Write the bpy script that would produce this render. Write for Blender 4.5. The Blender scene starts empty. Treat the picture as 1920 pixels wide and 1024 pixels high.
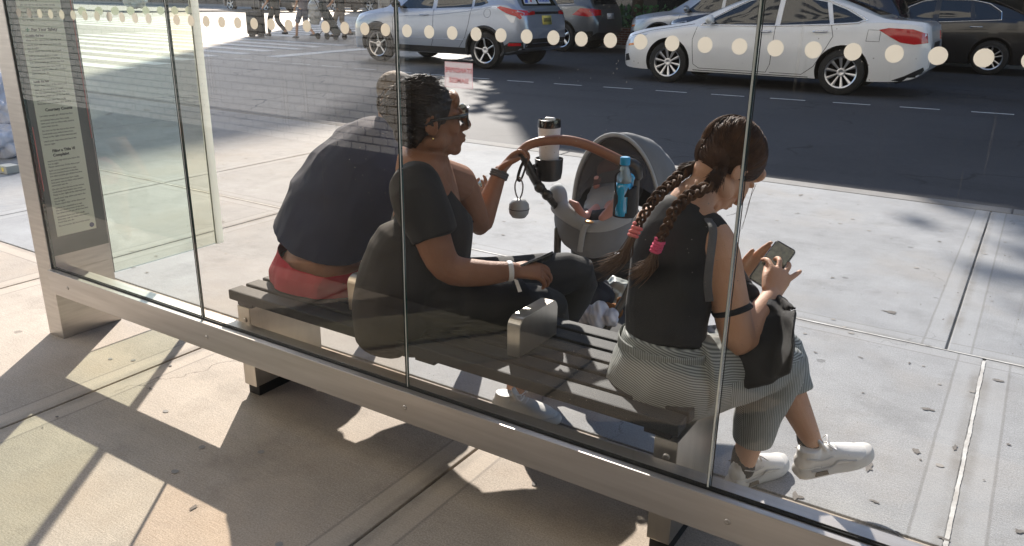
import bpy, bmesh, math, random
from math import sin, cos, pi, radians, sqrt, atan, atan2
from mathutils import Vector, Matrix, noise
from mathutils.bvhtree import BVHTree
V = Vector
S = bpy.context.scene
# ---------------------------------------------------------------- camera
FPX = 1511.0; TH = atan(524/1511.0); ROLL = atan(67/4358.0); YAW = radians(32.5); CAMH = 1.55
fw = V((-sin(YAW)*cos(TH), cos(YAW)*cos(TH), -sin(TH)))
rt0 = V((cos(YAW), sin(YAW), 0)); up0 = rt0.cross(fw)
rt = rt0*cos(ROLL) + up0*sin(ROLL); up = up0*cos(ROLL) - rt0*sin(ROLL)
CAM = V((0, 0, CAMH))
cd = bpy.data.cameras.new('camera'); co = bpy.data.objects.new('camera', cd); S.collection.objects.link(co)
co.matrix_world = Matrix(((rt.x, up.x, -fw.x, 0), (rt.y, up.y, -fw.y, 0), (rt.z, up.z, -fw.z, CAMH), (0, 0, 0, 1)))
cd.sensor_width = 36; cd.lens = FPX/1920*36; cd.clip_start = 0.05; cd.clip_end = 2000
S.camera = co
def _ray(x, y): return fw*FPX + rt*(x-960) + up*(512-y)
def at(x, y, Y):            # point of the plane Y=const seen at photo pixel x,y
    d = _ray(x, y); return CAM + d*((Y-CAM.y)/d.y)
def atX(x, y, X):
    d = _ray(x, y); return CAM + d*((X-CAM.x)/d.x)
def atG(x, y, z=0.0):
    d = _ray(x, y); return CAM + d*((z-CAM.z)/d.z)
# ---------------------------------------------------------------- world, sun, exposure
SUN_EL = radians(32); SUN_DIR = V((-0.611*cos(SUN_EL), 0.791*cos(SUN_EL), sin(SUN_EL))).normalized()   # towards the sun
w = bpy.data.worlds.new('World'); S.world = w; w.use_nodes = True
nt = w.node_tree; bg = nt.nodes['Background']
sk = nt.nodes.new('ShaderNodeTexSky'); sk.sky_type = 'NISHITA'; sk.sun_disc = False
sk.sun_elevation = SUN_EL; sk.sun_rotation = atan2(SUN_DIR.x, SUN_DIR.y)
sk.air_density = 1.0; sk.dust_density = 0.6; sk.ozone_density = 2.5
nt.links.new(sk.outputs[0], bg.inputs[0]); bg.inputs[1].default_value = 0.15
sl = bpy.data.lights.new('sun', 'SUN'); sl.energy = 5.0; sl.angle = radians(0.55); sl.color = (1, .93, .85)
so = bpy.data.objects.new('sun', sl); S.collection.objects.link(so)
so.rotation_euler = SUN_DIR.to_track_quat('Z', 'Y').to_euler()
S.view_settings.view_transform = 'Standard'; S.view_settings.look = 'None'
S.view_settings.exposure = 0.74; S.view_settings.gamma = 1
S.render.engine = 'CYCLES'
S.cycles.max_bounces = 10; S.cycles.transparent_max_bounces = 24; S.cycles.diffuse_bounces = 3; S.cycles.glossy_bounces = 5
S.cycles.caustics_reflective = False; S.cycles.caustics_refractive = False
random.seed(7)
# ---------------------------------------------------------------- helpers
M = {}
def mat(name, c, rough=0.6, metal=0.0, c2=None, nscale=8, namp=0.5, bump=0.0, bscale=60, stretch=None, spec=0.5, coat=0, trans=0, sheen=0, detail=4):
    m = bpy.data.materials.new(name); m.use_nodes = True; t = m.node_tree; b = t.nodes['Principled BSDF']
    b.inputs['Base Color'].default_value = (*c, 1); b.inputs['Roughness'].default_value = rough; b.inputs['Metallic'].default_value = metal
    b.inputs['Specular IOR Level'].default_value = spec; b.inputs['Coat Weight'].default_value = coat; b.inputs['Coat Roughness'].default_value = 0.05
    b.inputs['Transmission Weight'].default_value = trans; b.inputs['Sheen Weight'].default_value = sheen
    if c2 or bump:
        tc = t.nodes.new('ShaderNodeTexCoord'); src = tc.outputs['Object']
        if stretch:
            mp = t.nodes.new('ShaderNodeMapping'); mp.inputs['Scale'].default_value = stretch; t.links.new(src, mp.inputs[0]); src = mp.outputs[0]
    if c2:
        n = t.nodes.new('ShaderNodeTexNoise'); n.inputs['Scale'].default_value = nscale; n.inputs['Detail'].default_value = detail; t.links.new(src, n.inputs['Vector'])
        r = t.nodes.new('ShaderNodeMapRange'); r.inputs['From Min'].default_value = .5-.35*namp-.05; r.inputs['From Max'].default_value = .5+.35*namp*.6+.05
        mx = t.nodes.new('ShaderNodeMix'); mx.data_type = 'RGBA'
        mx.inputs['A'].default_value = (*c, 1); mx.inputs['B'].default_value = (*c2, 1)
        t.links.new(n.outputs[0], r.inputs[0]); t.links.new(r.outputs[0], mx.inputs['Factor']); t.links.new(mx.outputs['Result'], b.inputs['Base Color'])
    if bump:
        n2 = t.nodes.new('ShaderNodeTexNoise'); n2.inputs['Scale'].default_value = bscale; n2.inputs['Detail'].default_value = 3; t.links.new(src, n2.inputs['Vector'])
        bp = t.nodes.new('ShaderNodeBump'); bp.inputs['Strength'].default_value = bump; bp.inputs['Distance'].default_value = 0.01
        t.links.new(n2.outputs[0], bp.inputs['Height']); t.links.new(bp.outputs[0], b.inputs['Normal'])
    M[name] = m; return m
def link(o, parent=None):
    S.collection.objects.link(o)
    if parent: o.parent = parent
    return o
def tag(o, label=None, cat=None, group=None, kind=None):
    if label: o['label'] = label
    if cat: o['category'] = cat
    if group: o['group'] = group
    if kind: o['kind'] = kind
    return o
def thing(name, label, cat, loc=(0, 0, 0), rz=0, group=None):
    o = bpy.data.objects.new(name, None); o.empty_display_size = .1; link(o); o.location = loc; o.rotation_euler = (0, 0, rz)
    return tag(o, label, cat, group)
def part(name, bm, m, parent=None, smooth=True, local=False, autos=None):
    """bm in world coordinates unless local; becomes one mesh object under parent"""
    me = bpy.data.meshes.new(name)
    if parent is not None and not local:
        mw = Matrix.Identity(4); q = parent
        while q is not None: mw = Matrix.LocRotScale(q.location, q.rotation_euler, q.scale) @ mw; q = q.parent
        bm.transform(mw.inverted())
    bmesh.ops.recalc_face_normals(bm, faces=bm.faces[:])
    if autos is not None:
        for e in bm.edges:
            if len(e.link_faces) == 2 and e.calc_face_angle(0) > autos: e.smooth = False
    bm.to_mesh(me); bm.free()
    if smooth:
        me.polygons.foreach_set('use_smooth', [True]*len(me.polygons))
    for mm in (m if isinstance(m, (list, tuple)) else [m]): me.materials.append(mm)
    o = bpy.data.objects.new(name, me); link(o, parent); return o
A30 = radians(35)
def box(bm, x0, x1, y0, y1, z0, z1, bev=0, mi=0):
    vs = [bm.verts.new((x, y, z)) for x in (x0, x1) for y in (y0, y1) for z in (z0, z1)]
    f = [(0, 1, 3, 2), (4, 6, 7, 5), (0, 4, 5, 1), (2, 3, 7, 6), (0, 2, 6, 4), (1, 5, 7, 3)]
    fs = [bm.faces.new([vs[i] for i in q]) for q in f]
    for q in fs: q.material_index = mi
    if bev:
        es = {e for q in fs for e in q.edges}
        bmesh.ops.bevel(bm, geom=list(es), offset=bev, segments=2, affect='EDGES', profile=.6)
    return vs
def obox(bm, c, ax, ay, az, bev=0):       # oriented box: centre, half-axis vectors
    vs = [bm.verts.new(c + ax*i + ay*j + az*k) for i in (-1, 1) for j in (-1, 1) for k in (-1, 1)]
    f = [(0, 1, 3, 2), (4, 6, 7, 5), (0, 4, 5, 1), (2, 3, 7, 6), (0, 2, 6, 4), (1, 5, 7, 3)]
    fs = [bm.faces.new([vs[i] for i in q]) for q in f]
    if bev:
        es = {e for q in fs for e in q.edges}
        bmesh.ops.bevel(bm, geom=list(es), offset=bev, segments=2, affect='EDGES', profile=.6)
def catmull(P, n):
    P = [V(p) for p in P]
    if len(P) < 3 or n < 2: return P
    out = []
    Q = [P[0]*2-P[1]] + P + [P[-1]*2-P[-2]]
    for i in range(len(P)-1):
        a, b, c, d = Q[i:i+4]
        for k in range(n):
            t = k/n
            out.append(.5*((2*b)+(c-a)*t+(2*a-5*b+4*c-d)*t*t+(3*b-a-3*c+d)*t**3))
    out.append(P[-1]); return out
def tube(bm, P, R, side=None, n=4, seg=16, cap='round', mi=0):
    """swept tube through P with radii R (numbers or (along side, other))"""
    R = [(r, r) if isinstance(r, (int, float)) else r for r in R]
    if len(R) == 1: R = R*len(P)
    RV = catmull([V((a, b, 0)) for a, b in R], n); PV = catmull(P, n)
    if len(PV) != len(RV): RV = [V((R[0][0], R[0][1], 0))]*len(PV)
    rings = []; prev = None
    pts = []
    for i, p in enumerate(PV):
        t = (PV[min(i+1, len(PV)-1)]-PV[max(i-1, 0)])
        if t.length < 1e-9: t = V((0, 0, 1))
        t.normalize()
        if side is not None: s = V(side)-t*V(side).dot(t)
        elif prev is None: s = t.orthogonal()
        else: s = prev-t*prev.dot(t)
        if s.length < 1e-6: s = t.orthogonal()
        s.normalize(); prev = s
        pts.append((p, t, s, max(RV[i].x, 1e-4), max(RV[i].y, 1e-4)))
    if cap == 'round':
        p, t, s, a, b = pts[0]; h = min(a, b)
        pre = [(p-t*h*sin(x), t, s, a*cos(x), b*cos(x)) for x in (radians(80), radians(55), radians(28))]
        p, t, s, a, b = pts[-1]; h = min(a, b)
        post = [(p+t*h*sin(x), t, s, a*cos(x), b*cos(x)) for x in (radians(28), radians(55), radians(80))]
        pts = pre+pts+post
    for p, t, s, a, b in pts:
        u = t.cross(s)
        rings.append([bm.verts.new(p+s*a*cos(2*pi*k/seg)+u*b*sin(2*pi*k/seg)) for k in range(seg)])
    for r0, r1 in zip(rings, rings[1:]):
        for k in range(seg):
            f = bm.faces.new((r0[k], r0[(k+1) % seg], r1[(k+1) % seg], r1[k])); f.material_index = mi
    if cap != 'open':
        f = bm.faces.new(rings[0][::-1]); f.material_index = mi
        f = bm.faces.new(rings[-1]); f.material_index = mi
    return rings
def ball(bm, c, r, ax=None, seg=20):
    """ellipsoid: centre, radii (a,b,c), optional 3 axis vectors"""
    if isinstance(r, (int, float)): r = (r, r, r)
    ax = ax or (V((1, 0, 0)), V((0, 1, 0)), V((0, 0, 1)))
    c = V(c)
    g = bmesh.ops.create_uvsphere(bm, u_segments=seg, v_segments=seg//2+2, radius=1)
    for v in g['verts']: v.co = c+ax[0]*v.co.x*r[0]+ax[1]*v.co.y*r[1]+ax[2]*v.co.z*r[2]
def cyl(bm, a, b, r0, r1=None, seg=20, bev=0):
    tube(bm, [a, b], [r0, r0 if r1 is None else r1], n=1, seg=seg, cap='flat')
def lathe(bm, c, ax, prof, seg=28):      # prof: (r, h) along ax
    ax = V(ax).normalized(); s = ax.orthogonal().normalized(); u = ax.cross(s)
    rings = [[bm.verts.new(V(c)+ax*h+(s*cos(2*pi*k/seg)+u*sin(2*pi*k/seg))*max(r, 1e-4)) for k in range(seg)] for r, h in prof]
    for r0, r1 in zip(rings, rings[1:]):
        for k in range(seg): bm.faces.new((r0[k], r0[(k+1) % seg], r1[(k+1) % seg], r1[k]))
    bm.faces.new(rings[0][::-1]); bm.faces.new(rings[-1])
def prism(bm, poly, d, mi=0):             # poly: list of Vectors, extruded by vector d
    a = [bm.verts.new(p) for p in poly]; b = [bm.verts.new(V(p)+d) for p in poly]
    n = len(a); fs = [bm.faces.new(a[::-1]), bm.faces.new(b)]
    for i in range(n): fs.append(bm.faces.new((a[i], a[(i+1) % n], b[(i+1) % n], b[i])))
    for f in fs: f.material_index = mi
def fuse(name, bm, m, parent, voxel=.006, smooth=4, wr=None, cut=None, sfac=.5):
    """voxel-remesh overlapping closed shapes into ONE continuous skin, smooth it, add folds"""
    bmesh.ops.recalc_face_normals(bm, faces=bm.faces[:])
    me = bpy.data.meshes.new('tmp'); bm.to_mesh(me); bm.free()
    o = bpy.data.objects.new('tmp', me); S.collection.objects.link(o)
    md = o.modifiers.new('r', 'REMESH'); md.mode = 'VOXEL'; md.voxel_size = voxel; md.use_smooth_shade = True
    if smooth:
        ms = o.modifiers.new('s', 'SMOOTH'); ms.factor = sfac; ms.iterations = smooth
    dg = bpy.context.evaluated_depsgraph_get(); me2 = bpy.data.meshes.new_from_object(o.evaluated_get(dg))
    bpy.data.objects.remove(o); bpy.data.meshes.remove(me)
    b2 = bmesh.new(); b2.from_mesh(me2); bpy.data.meshes.remove(me2)
    if wr:
        b2.normal_update()
        nn = [(v, v.normal.copy()) for v in b2.verts]
        for v, n in nn: v.co += n*wr(v.co, n)
    if cut:
        for pc, no in cut:
            bmesh.ops.bisect_plane(b2, geom=b2.verts[:]+b2.edges[:]+b2.faces[:], plane_co=pc, plane_no=no, clear_outer=True)
    return part(name, b2, m, parent)
def folds(amp, sx, sy, sz, seed=0.0, axes=None):
    def f(co, n):
        p = V((co.x*sx, co.y*sy, co.z*sz))+V((seed, seed*2, seed*3))
        a = noise.noise(p); b = noise.noise(p*2.3+V((5, 5, 5)))
        return amp*((1-abs(a)*2.2)*.7 + b*.45)
    return f
def text_bm(txt, size, ext=0.0006, align='CENTER', bold=0.0):
    cu = bpy.data.curves.new('t', 'FONT'); cu.body = txt; cu.size = size; cu.extrude = ext; cu.align_x = align; cu.offset = bold; cu.resolution_u = 2
    o = bpy.data.objects.new('t', cu); S.collection.objects.link(o)
    dg = bpy.context.evaluated_depsgraph_get(); me = bpy.data.meshes.new_from_object(o.evaluated_get(dg))
    bpy.data.objects.remove(o); b = bmesh.new(); b.from_mesh(me); bpy.data.meshes.remove(me); bpy.data.curves.remove(cu)
    return b
def merge(bm, other, mx=None):
    if mx is not None: other.transform(mx)
    me = bpy.data.meshes.new('x'); other.to_mesh(me); other.free(); bm.from_mesh(me); bpy.data.meshes.remove(me)
def frame(o, ex, ey, ez):
    return Matrix(((ex[0], ey[0], ez[0], o[0]), (ex[1], ey[1], ez[1], o[1]), (ex[2], ey[2], ez[2], o[2]), (0, 0, 0, 1)))
def copy_tree(o, parent=None):
    c = o.copy(); S.collection.objects.link(c)
    if parent: c.parent = parent
    for ch in [x for x in bpy.data.objects if x.parent == o]: copy_tree(ch, c)
    return c
# ================================================================ materials
mat('steel', (.55, .525, .49), .34, .85, c2=(.46, .435, .41), nscale=6, stretch=(1, 1, 12), bump=.02, bscale=200)
mat('steel_brushed', (.46, .435, .41), .38, .8, c2=(.55, .525, .50), nscale=5, stretch=(.6, 10, 10), bump=.015, bscale=150)
mat('rubber', (.012, .012, .012), .7)
mat('black_metal', (.015, .015, .017), .35, .3)
mat('gasket', (.01, .012, .012), .5)
mat('slat', (.014, .018, .021), .62, 0, spec=.22, c2=(.023, .028, .031), nscale=12, stretch=(.3, 8, 8), bump=.08, bscale=90)
mat('bench_steel', (.56, .53, .47), .30, .85, c2=(.45, .42, .38), nscale=5, stretch=(3, 3, 1), bump=.01)
mat('white_paint', (.8, .8, .78), .5)
mat('dot', (.86, .80, .68), .5)
mat('gum', (.11, .10, .09), .8, c2=(.19, .175, .16), nscale=30)
def nd(t, k, **kw):
    n = t.nodes.new(k)
    for a, b in kw.items(): setattr(n, a, b)
    return n
def math_(t, op, a, b=None, c=None, clamp=False):
    n = nd(t, 'ShaderNodeMath', operation=op, use_clamp=clamp)
    for i, q in enumerate((a, b, c)):
        if q is None: continue
        if isinstance(q, (int, float)): n.inputs[i].default_value = q
        else: t.links.new(q, n.inputs[i])
    return n.outputs[0]
def mixc(t, f, a, b, bt='MIX'):
    n = nd(t, 'ShaderNodeMix', data_type='RGBA', blend_type=bt)
    for k, q in (('Factor', f), ('A', a), ('B', b)):
        if isinstance(q, (int, float)): n.inputs[k].default_value = q
        elif isinstance(q, tuple): n.inputs[k].default_value = (*q, 1)
        else: t.links.new(q, n.inputs[k])
    return n.outputs['Result']
def noise_(t, vec, sc, det=3, rough=.5, scale=None):
    if scale:
        mp = nd(t, 'ShaderNodeMapping'); mp.inputs['Scale'].default_value = scale; t.links.new(vec, mp.inputs[0]); vec = mp.outputs[0]
    n = nd(t, 'ShaderNodeTexNoise'); n.inputs['Scale'].default_value = sc; n.inputs['Detail'].default_value = det; n.inputs['Roughness'].default_value = rough
    t.links.new(vec, n.inputs['Vector']); return n.outputs[0]
def rng(t, v, a, b, c=0., d=1., smooth=False):
    n = nd(t, 'ShaderNodeMapRange')
    if smooth: n.interpolation_type = 'SMOOTHSTEP'
    for i, q in enumerate((a, b, c, d)): n.inputs[i+1].default_value = q
    t.links.new(v, n.inputs[0]); return n.outputs[0]
def newmat(name):
    m = bpy.data.materials.new(name); m.use_nodes = True; M[name] = m
    return m, m.node_tree, m.node_tree.nodes['Principled BSDF']
# concrete of the pavement
XJ = [0.0, -1.47, -3.0, -4.55, -6.06]; YJ = [0.80, 2.40, 4.02]
def concrete(name, base=(.40, .39, .375), joints=True, XJ=XJ, YJ=YJ):
    m, t, b = newmat(name)
    tc = nd(t, 'ShaderNodeTexCoord'); P = tc.outputs['Object']
    sx = nd(t, 'ShaderNodeSeparateXYZ'); t.links.new(P, sx.inputs[0])
    big = noise_(t, P, .8, 4, .6); mid = noise_(t, P, 5, 5, .65); fine = noise_(t, P, 160, 2, .7); sp = noise_(t, P, 420, 1, .5)
    broom = noise_(t, P, 30, 3, .6, scale=(.35, 8, 1))
    f = math_(t, 'MULTIPLY', rng(t, big, .3, .7, .84, 1.12), rng(t, mid, .3, .7, .90, 1.08))
    f = math_(t, 'MULTIPLY', f, rng(t, fine, .3, .7, .76, 1.20)); f = math_(t, 'MULTIPLY', f, rng(t, sp, .35, .65, .80, 1.14))
    at_ = nd(t, 'ShaderNodeAttribute', attribute_name='slab'); f = math_(t, 'MULTIPLY', f, rng(t, at_.outputs['Fac'], 0, 1, .90, 1.07)) if joints else f
    blot = noise_(t, P, 3.3, 7, .72); f = math_(t, 'MULTIPLY', f, rng(t, blot, .55, .68, 1.0, .86)); f = math_(t, 'MULTIPLY', f, rng(t, noise_(t, P, 1.1, 6, .7), .60, .72, 1.0, 1.09))
    ck = nd(t, 'ShaderNodeTexVoronoi', feature='DISTANCE_TO_EDGE'); ck.inputs['Scale'].default_value = .42; dv_ = nd(t, 'ShaderNodeVectorMath', operation='ADD'); n3 = nd(t, 'ShaderNodeTexNoise'); n3.inputs['Scale'].default_value = 2.5; n3.inputs['Detail'].default_value = 6; t.links.new(P, n3.inputs['Vector']); t.links.new(P, dv_.inputs[0]); t.links.new(n3.outputs['Color'], dv_.inputs[1]); t.links.new(dv_.outputs[0], ck.inputs['Vector'])
    f = math_(t, 'MULTIPLY', f, rng(t, math_(t, 'MULTIPLY', rng(t, ck.outputs['Distance'], .0008, .003, 1, 0), rng(t, noise_(t, P, .9, 2), .54, .58, 0, 1)), 0, 1, 1.0, .55))
    f = math_(t, 'MULTIPLY', f, rng(t, broom, .3, .7, .90, 1.07))
    # stains and worn dirt spots
    st = noise_(t, P, 2.1, 6, .7); f = math_(t, 'MULTIPLY', f, rng(t, st, .54, .70, 1.0, .78))
    vo = nd(t, 'ShaderNodeTexVoronoi'); vo.inputs['Scale'].default_value = 2.6; t.links.new(P, vo.inputs['Vector'])
    spot = rng(t, math_(t, 'ADD', vo.outputs['Distance'], rng(t, noise_(t, P, 60, 2), 0, 1, -.03, .03)), .045, .055, .60, 1.0)
    f = math_(t, 'MULTIPLY', f, spot)
    v2 = nd(t, 'ShaderNodeTexVoronoi'); v2.inputs['Scale'].default_value = 60; t.links.new(P, v2.inputs['Vector'])
    f = math_(t, 'MULTIPLY', f, rng(t, v2.outputs['Distance'], .05, .12, .80, 1.0))
    col = mixc(t, 1.0, base, f, 'MULTIPLY') if False else None
    comb = nd(t, 'ShaderNodeCombineColor')
    for i in range(3): t.links.new(math_(t, 'MULTIPLY', f, base[i]), comb.inputs[i])
    c = comb.outputs[0]
    warm = noise_(t, P, 1.3, 4, .6)
    c = mixc(t, rng(t, warm, .5, .75, 0, .35), c, (base[0]*1.02, base[1]*.86, base[2]*.68))
    if joints:                                     # smooth trowelled margins beside each joint
        mask = lnm = jm = None
        for coord, L in ((sx.outputs[0], XJ), (sx.outputs[1], YJ)):
            for j in L:
                d = math_(t, 'ABSOLUTE', math_(t, 'SUBTRACT', math_(t, 'ADD', coord, rng(t, mid, 0, 1, -.004, .004)), j))
                k = rng(t, d, .098, .104, 1, 0)
                ln = rng(t, math_(t, 'ABSOLUTE', math_(t, 'SUBTRACT', d, .104)), .003, .007, 1, 0)
                jn = rng(t, d, .02, .055, 1, 0, True)
                mask = k if mask is None else math_(t, 'MAXIMUM', mask, k)
                lnm = ln if lnm is None else math_(t, 'MAXIMUM', lnm, ln)
                jm = jn if jm is None else math_(t, 'MAXIMUM', jm, jn)
        c = mixc(t, math_(t, 'MULTIPLY', mask, .35), c, (base[0]*1.13, base[1]*1.12, base[2]*1.10))
        c = mixc(t, math_(t, 'MULTIPLY', lnm, .38), c, (.13, .12, .11))
        c = mixc(t, math_(t, 'MULTIPLY', jm, rng(t, st, .35, .6, 0, .55)), c, (.16, .145, .125))
    t.links.new(c, b.inputs['Base Color']); b.inputs['Roughness'].default_value = .82
    bp = nd(t, 'ShaderNodeBump'); bp.inputs['Strength'].default_value = .45; bp.inputs['Distance'].default_value = .004
    h = math_(t, 'ADD', math_(t, 'MULTIPLY', fine, .6), math_(t, 'ADD', math_(t, 'MULTIPLY', broom, .5), math_(t, 'MULTIPLY', sp, .4)))
    t.links.new(h, bp.inputs['Height']); t.links.new(bp.outputs[0], b.inputs['Normal'])
    return m
concrete('concrete_a', (.305, .315, .325), XJ=[-.14, -6.06], YJ=[4.02]); concrete('concrete_b', (.325, .332, .338), XJ=[.02, -4.53, -6.06], YJ=[4.02]); concrete('concrete_c', (.50, .43, .355), XJ=[.02, -1.46, -3.0, -4.53, -6.06], YJ=[2.40]); concrete('kerb_stone', (.25, .245, .235), False); concrete('far_concrete', (.34, .33, .31), False)  # rows a and b cooler: bluish shade light put into their base colour
# asphalt: older left, paler with sun glare put into its colour; newer, darker right
m, t, b = newmat('asphalt')
P = nd(t, 'ShaderNodeTexCoord').outputs['Object']; sx = nd(t, 'ShaderNodeSeparateXYZ'); t.links.new(P, sx.inputs[0])
edge = math_(t, 'ADD', math_(t, 'ADD', sx.outputs[0], math_(t, 'MULTIPLY', math_(t, 'SUBTRACT', sx.outputs[1], 8.0), .5)), math_(t, 'MULTIPLY', math_(t, 'SUBTRACT', noise_(t, P, .35, 4), .5), 2.5))
old_glare = rng(t, edge, -8.9, -8.0, 1, 0)
sp = noise_(t, P, 90, 2, .7); sp2 = noise_(t, P, 11, 5, .7); big = noise_(t, P, .5, 4, .6)
pv = nd(t, 'ShaderNodeTexVoronoi', feature='F1', distance='CHEBYCHEV'); pv.inputs['Scale'].default_value = .16; t.links.new(P, pv.inputs['Vector']); pc_ = nd(t, 'ShaderNodeSeparateColor'); t.links.new(pv.outputs['Color'], pc_.inputs[0])
big = math_(t, 'ADD', math_(t, 'MULTIPLY', big, .75), math_(t, 'MULTIPLY', pc_.outputs[0], .22))
oil = rng(t, noise_(t, P, 1.0, 5, .6, scale=(.12, 1.1, 1)), .55, .7, 1.0, .72)
f = math_(t, 'MULTIPLY', math_(t, 'MULTIPLY', oil, rng(t, sp, .3, .7, .6, 1.4)), math_(t, 'MULTIPLY', rng(t, sp2, .3, .7, .85, 1.15), rng(t, big, .3, .7, .8, 1.2)))
c = mixc(t, old_glare, (.042, .043, .048), (.24, .215, .18))
comb = nd(t, 'ShaderNodeCombineColor'); sc_ = nd(t, 'ShaderNodeSeparateColor'); t.links.new(c, sc_.inputs[0])
for i in range(3): t.links.new(math_(t, 'MULTIPLY', f, sc_.outputs[i]), comb.inputs[i])
cr = nd(t, 'ShaderNodeTexVoronoi', feature='DISTANCE_TO_EDGE'); cr.inputs['Scale'].default_value = .5
dv = nd(t, 'ShaderNodeVectorMath', operation='ADD'); t.links.new(P, dv.inputs[0])
nn = nd(t, 'ShaderNodeTexNoise'); nn.inputs['Scale'].default_value = 1.2; t.links.new(P, nn.inputs['Vector']); t.links.new(nn.outputs['Color'], dv.inputs[1]); t.links.new(dv.outputs[0], cr.inputs['Vector'])
crk = math_(t, 'MULTIPLY', rng(t, cr.outputs['Distance'], .004, .014, 1, 0), rng(t, noise_(t, P, .4, 2), .5, .56, 0, .8))
c = mixc(t, crk, comb.outputs[0], (.012, .012, .012))
t.links.new(c, b.inputs['Base Color']); t.links.new(rng(t, old_glare, 0, 1, .75, .52), b.inputs['Roughness'])
bp = nd(t, 'ShaderNodeBump'); bp.inputs['Strength'].default_value = .6; bp.inputs['Distance'].default_value = .01; t.links.new(sp, bp.inputs['Height']); t.links.new(bp.outputs[0], b.inputs['Normal'])
# road paint, worn
m, t, b = newmat('road_paint'); P = nd(t, 'ShaderNodeTexCoord').outputs['Object']
c = mixc(t, rng(t, noise_(t, P, 14, 5, .7), .56, .68, 0, .75), (.74, .74, .71), (.18, .17, .16)); t.links.new(c, b.inputs['Base Color']); b.inputs['Roughness'].default_value = .6
# brick walls
def brickmat(name, c1, c2, mortar, bw, rh, ms, rough=.5, ax='XZ', bump=.5):
    m, t, b = newmat(name); P = nd(t, 'ShaderNodeTexCoord').outputs['Object']
    s = nd(t, 'ShaderNodeSeparateXYZ'); t.links.new(P, s.inputs[0]); cb = nd(t, 'ShaderNodeCombineXYZ')
    t.links.new(math_(t, 'ADD', s.outputs[0], s.outputs[1]), cb.inputs[0]); t.links.new(s.outputs[2], cb.inputs[1])
    br = nd(t, 'ShaderNodeTexBrick'); t.links.new(cb.outputs[0], br.inputs['Vector'])
    br.inputs['Color1'].default_value = (*c1, 1); br.inputs['Color2'].default_value = (*c2, 1); br.inputs['Mortar'].default_value = (*mortar, 1)
    br.inputs['Scale'].default_value = 1; br.inputs['Brick Width'].default_value = bw; br.inputs['Row Height'].default_value = rh; br.inputs['Mortar Size'].default_value = ms; br.inputs['Mortar Smooth'].default_value = .1
    c = mixc(t, rng(t, noise_(t, P, 9, 4), .3, .7, 0, .25), br.outputs[0], (c1[0]*.7, c1[1]*.7, c1[2]*.68))
    t.links.new(c, b.inputs['Base Color']); b.inputs['Roughness'].default_value = rough
    bp = nd(t, 'ShaderNodeBump'); bp.inputs['Strength'].default_value = bump; bp.inputs['Distance'].default_value = .01; bp.invert = True
    t.links.new(br.outputs['Fac'], bp.inputs['Height']); t.links.new(bp.outputs[0], b.inputs['Normal'])
    return m
brickmat('white_brick', (.80, .78, .74), (.72, .70, .66), (.06, .055, .05), .200, .080, .007, .35)
brickmat('upper_brick', (.62, .58, .50), (.55, .51, .44), (.3, .28, .25), .30, .10, .012, .6)
brickmat('red_brick', (.20, .075, .045), (.13, .05, .035), (.25, .22, .19), .21, .075, .01, .8)
# glass panes: transparent + mirror by Schlick so that sunlight passes with the pane's own tint
def glassmat(name, tint, k=1.0, dirt=.008):
    m = bpy.data.materials.new(name); m.use_nodes = True; M[name] = m; t = m.node_tree; t.nodes.clear()
    out = nd(t, 'ShaderNodeOutputMaterial'); g = nd(t, 'ShaderNodeNewGeometry')
    d = nd(t, 'ShaderNodeVectorMath', operation='DOT_PRODUCT'); t.links.new(g.outputs['Normal'], d.inputs[0]); t.links.new(g.outputs['Incoming'], d.inputs[1])
    c = math_(t, 'SUBTRACT', 1.0, math_(t, 'ABSOLUTE', d.outputs['Value']), clamp=True)
    F = math_(t, 'ADD', math_(t, 'MULTIPLY', math_(t, 'POWER', c, 5.0), .96*k), .042*k, clamp=True)
    tr = nd(t, 'ShaderNodeBsdfTransparent'); tr.inputs[0].default_value = (*tint, 1)
    gl = nd(t, 'ShaderNodeBsdfGlossy'); gl.inputs['Roughness'].default_value = 0.0; gl.inputs['Color'].default_value = (1, 1, 1, 1)
    mx = nd(t, 'ShaderNodeMixShader'); t.links.new(F, mx.inputs[0]); t.links.new(tr.outputs[0], mx.inputs[1]); t.links.new(gl.outputs[0], mx.inputs[2])
    # dust, dried drips and scratches lying on the pane
    P = nd(t, 'ShaderNodeTexCoord').outputs['Object']
    v = nd(t, 'ShaderNodeTexVoronoi'); v.inputs['Scale'].default_value = 42; t.links.new(P, v.inputs['Vector'])
    sp = math_(t, 'MULTIPLY', rng(t, v.outputs['Distance'], .03, .07, 1, 0), rng(t, noise_(t, P, 3, 3), .50, .62, 0, .55))
    drip = math_(t, 'MULTIPLY', rng(t, noise_(t, P, 1, 2, .6, scale=(70, 1, 1.2)), .66, .76, 0, .16), rng(t, noise_(t, P, 2, 2), .45, .6, 0, 1))
    film = rng(t, noise_(t, P, 2.5, 4), .3, .7, dirt*.5, dirt*1.6)
    dm = math_(t, 'ADD', film, math_(t, 'ADD', sp, drip), clamp=True)
    df = nd(t, 'ShaderNodeBsdfDiffuse'); df.inputs[0].default_value = (.75, .72, .66, 1)
    m2 = nd(t, 'ShaderNodeMixShader'); t.links.new(dm, m2.inputs[0]); t.links.new(mx.outputs[0], m2.inputs[1]); t.links.new(df.outputs[0], m2.inputs[2])
    t.links.new(m2.outputs[0], out.inputs[0]); return m
glassmat('pane_glass', (.97, .97, .96), .95, .004); glassmat('pane_glass_green', (.96, .97, .915), 1.15, .005); glassmat('pane_glass_warm', (1, .92, .82), 1.15, .004); glassmat('pane_back', (1, 1, 1), .12, .003); glassmat('pane_glass_clear', (.975, .975, .965)); glassmat('side_glass', (.93, .96, .90), 1.0, .03)
mat('glass_edge', (.01, .055, .045), .15, 0, spec=.8)
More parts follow.
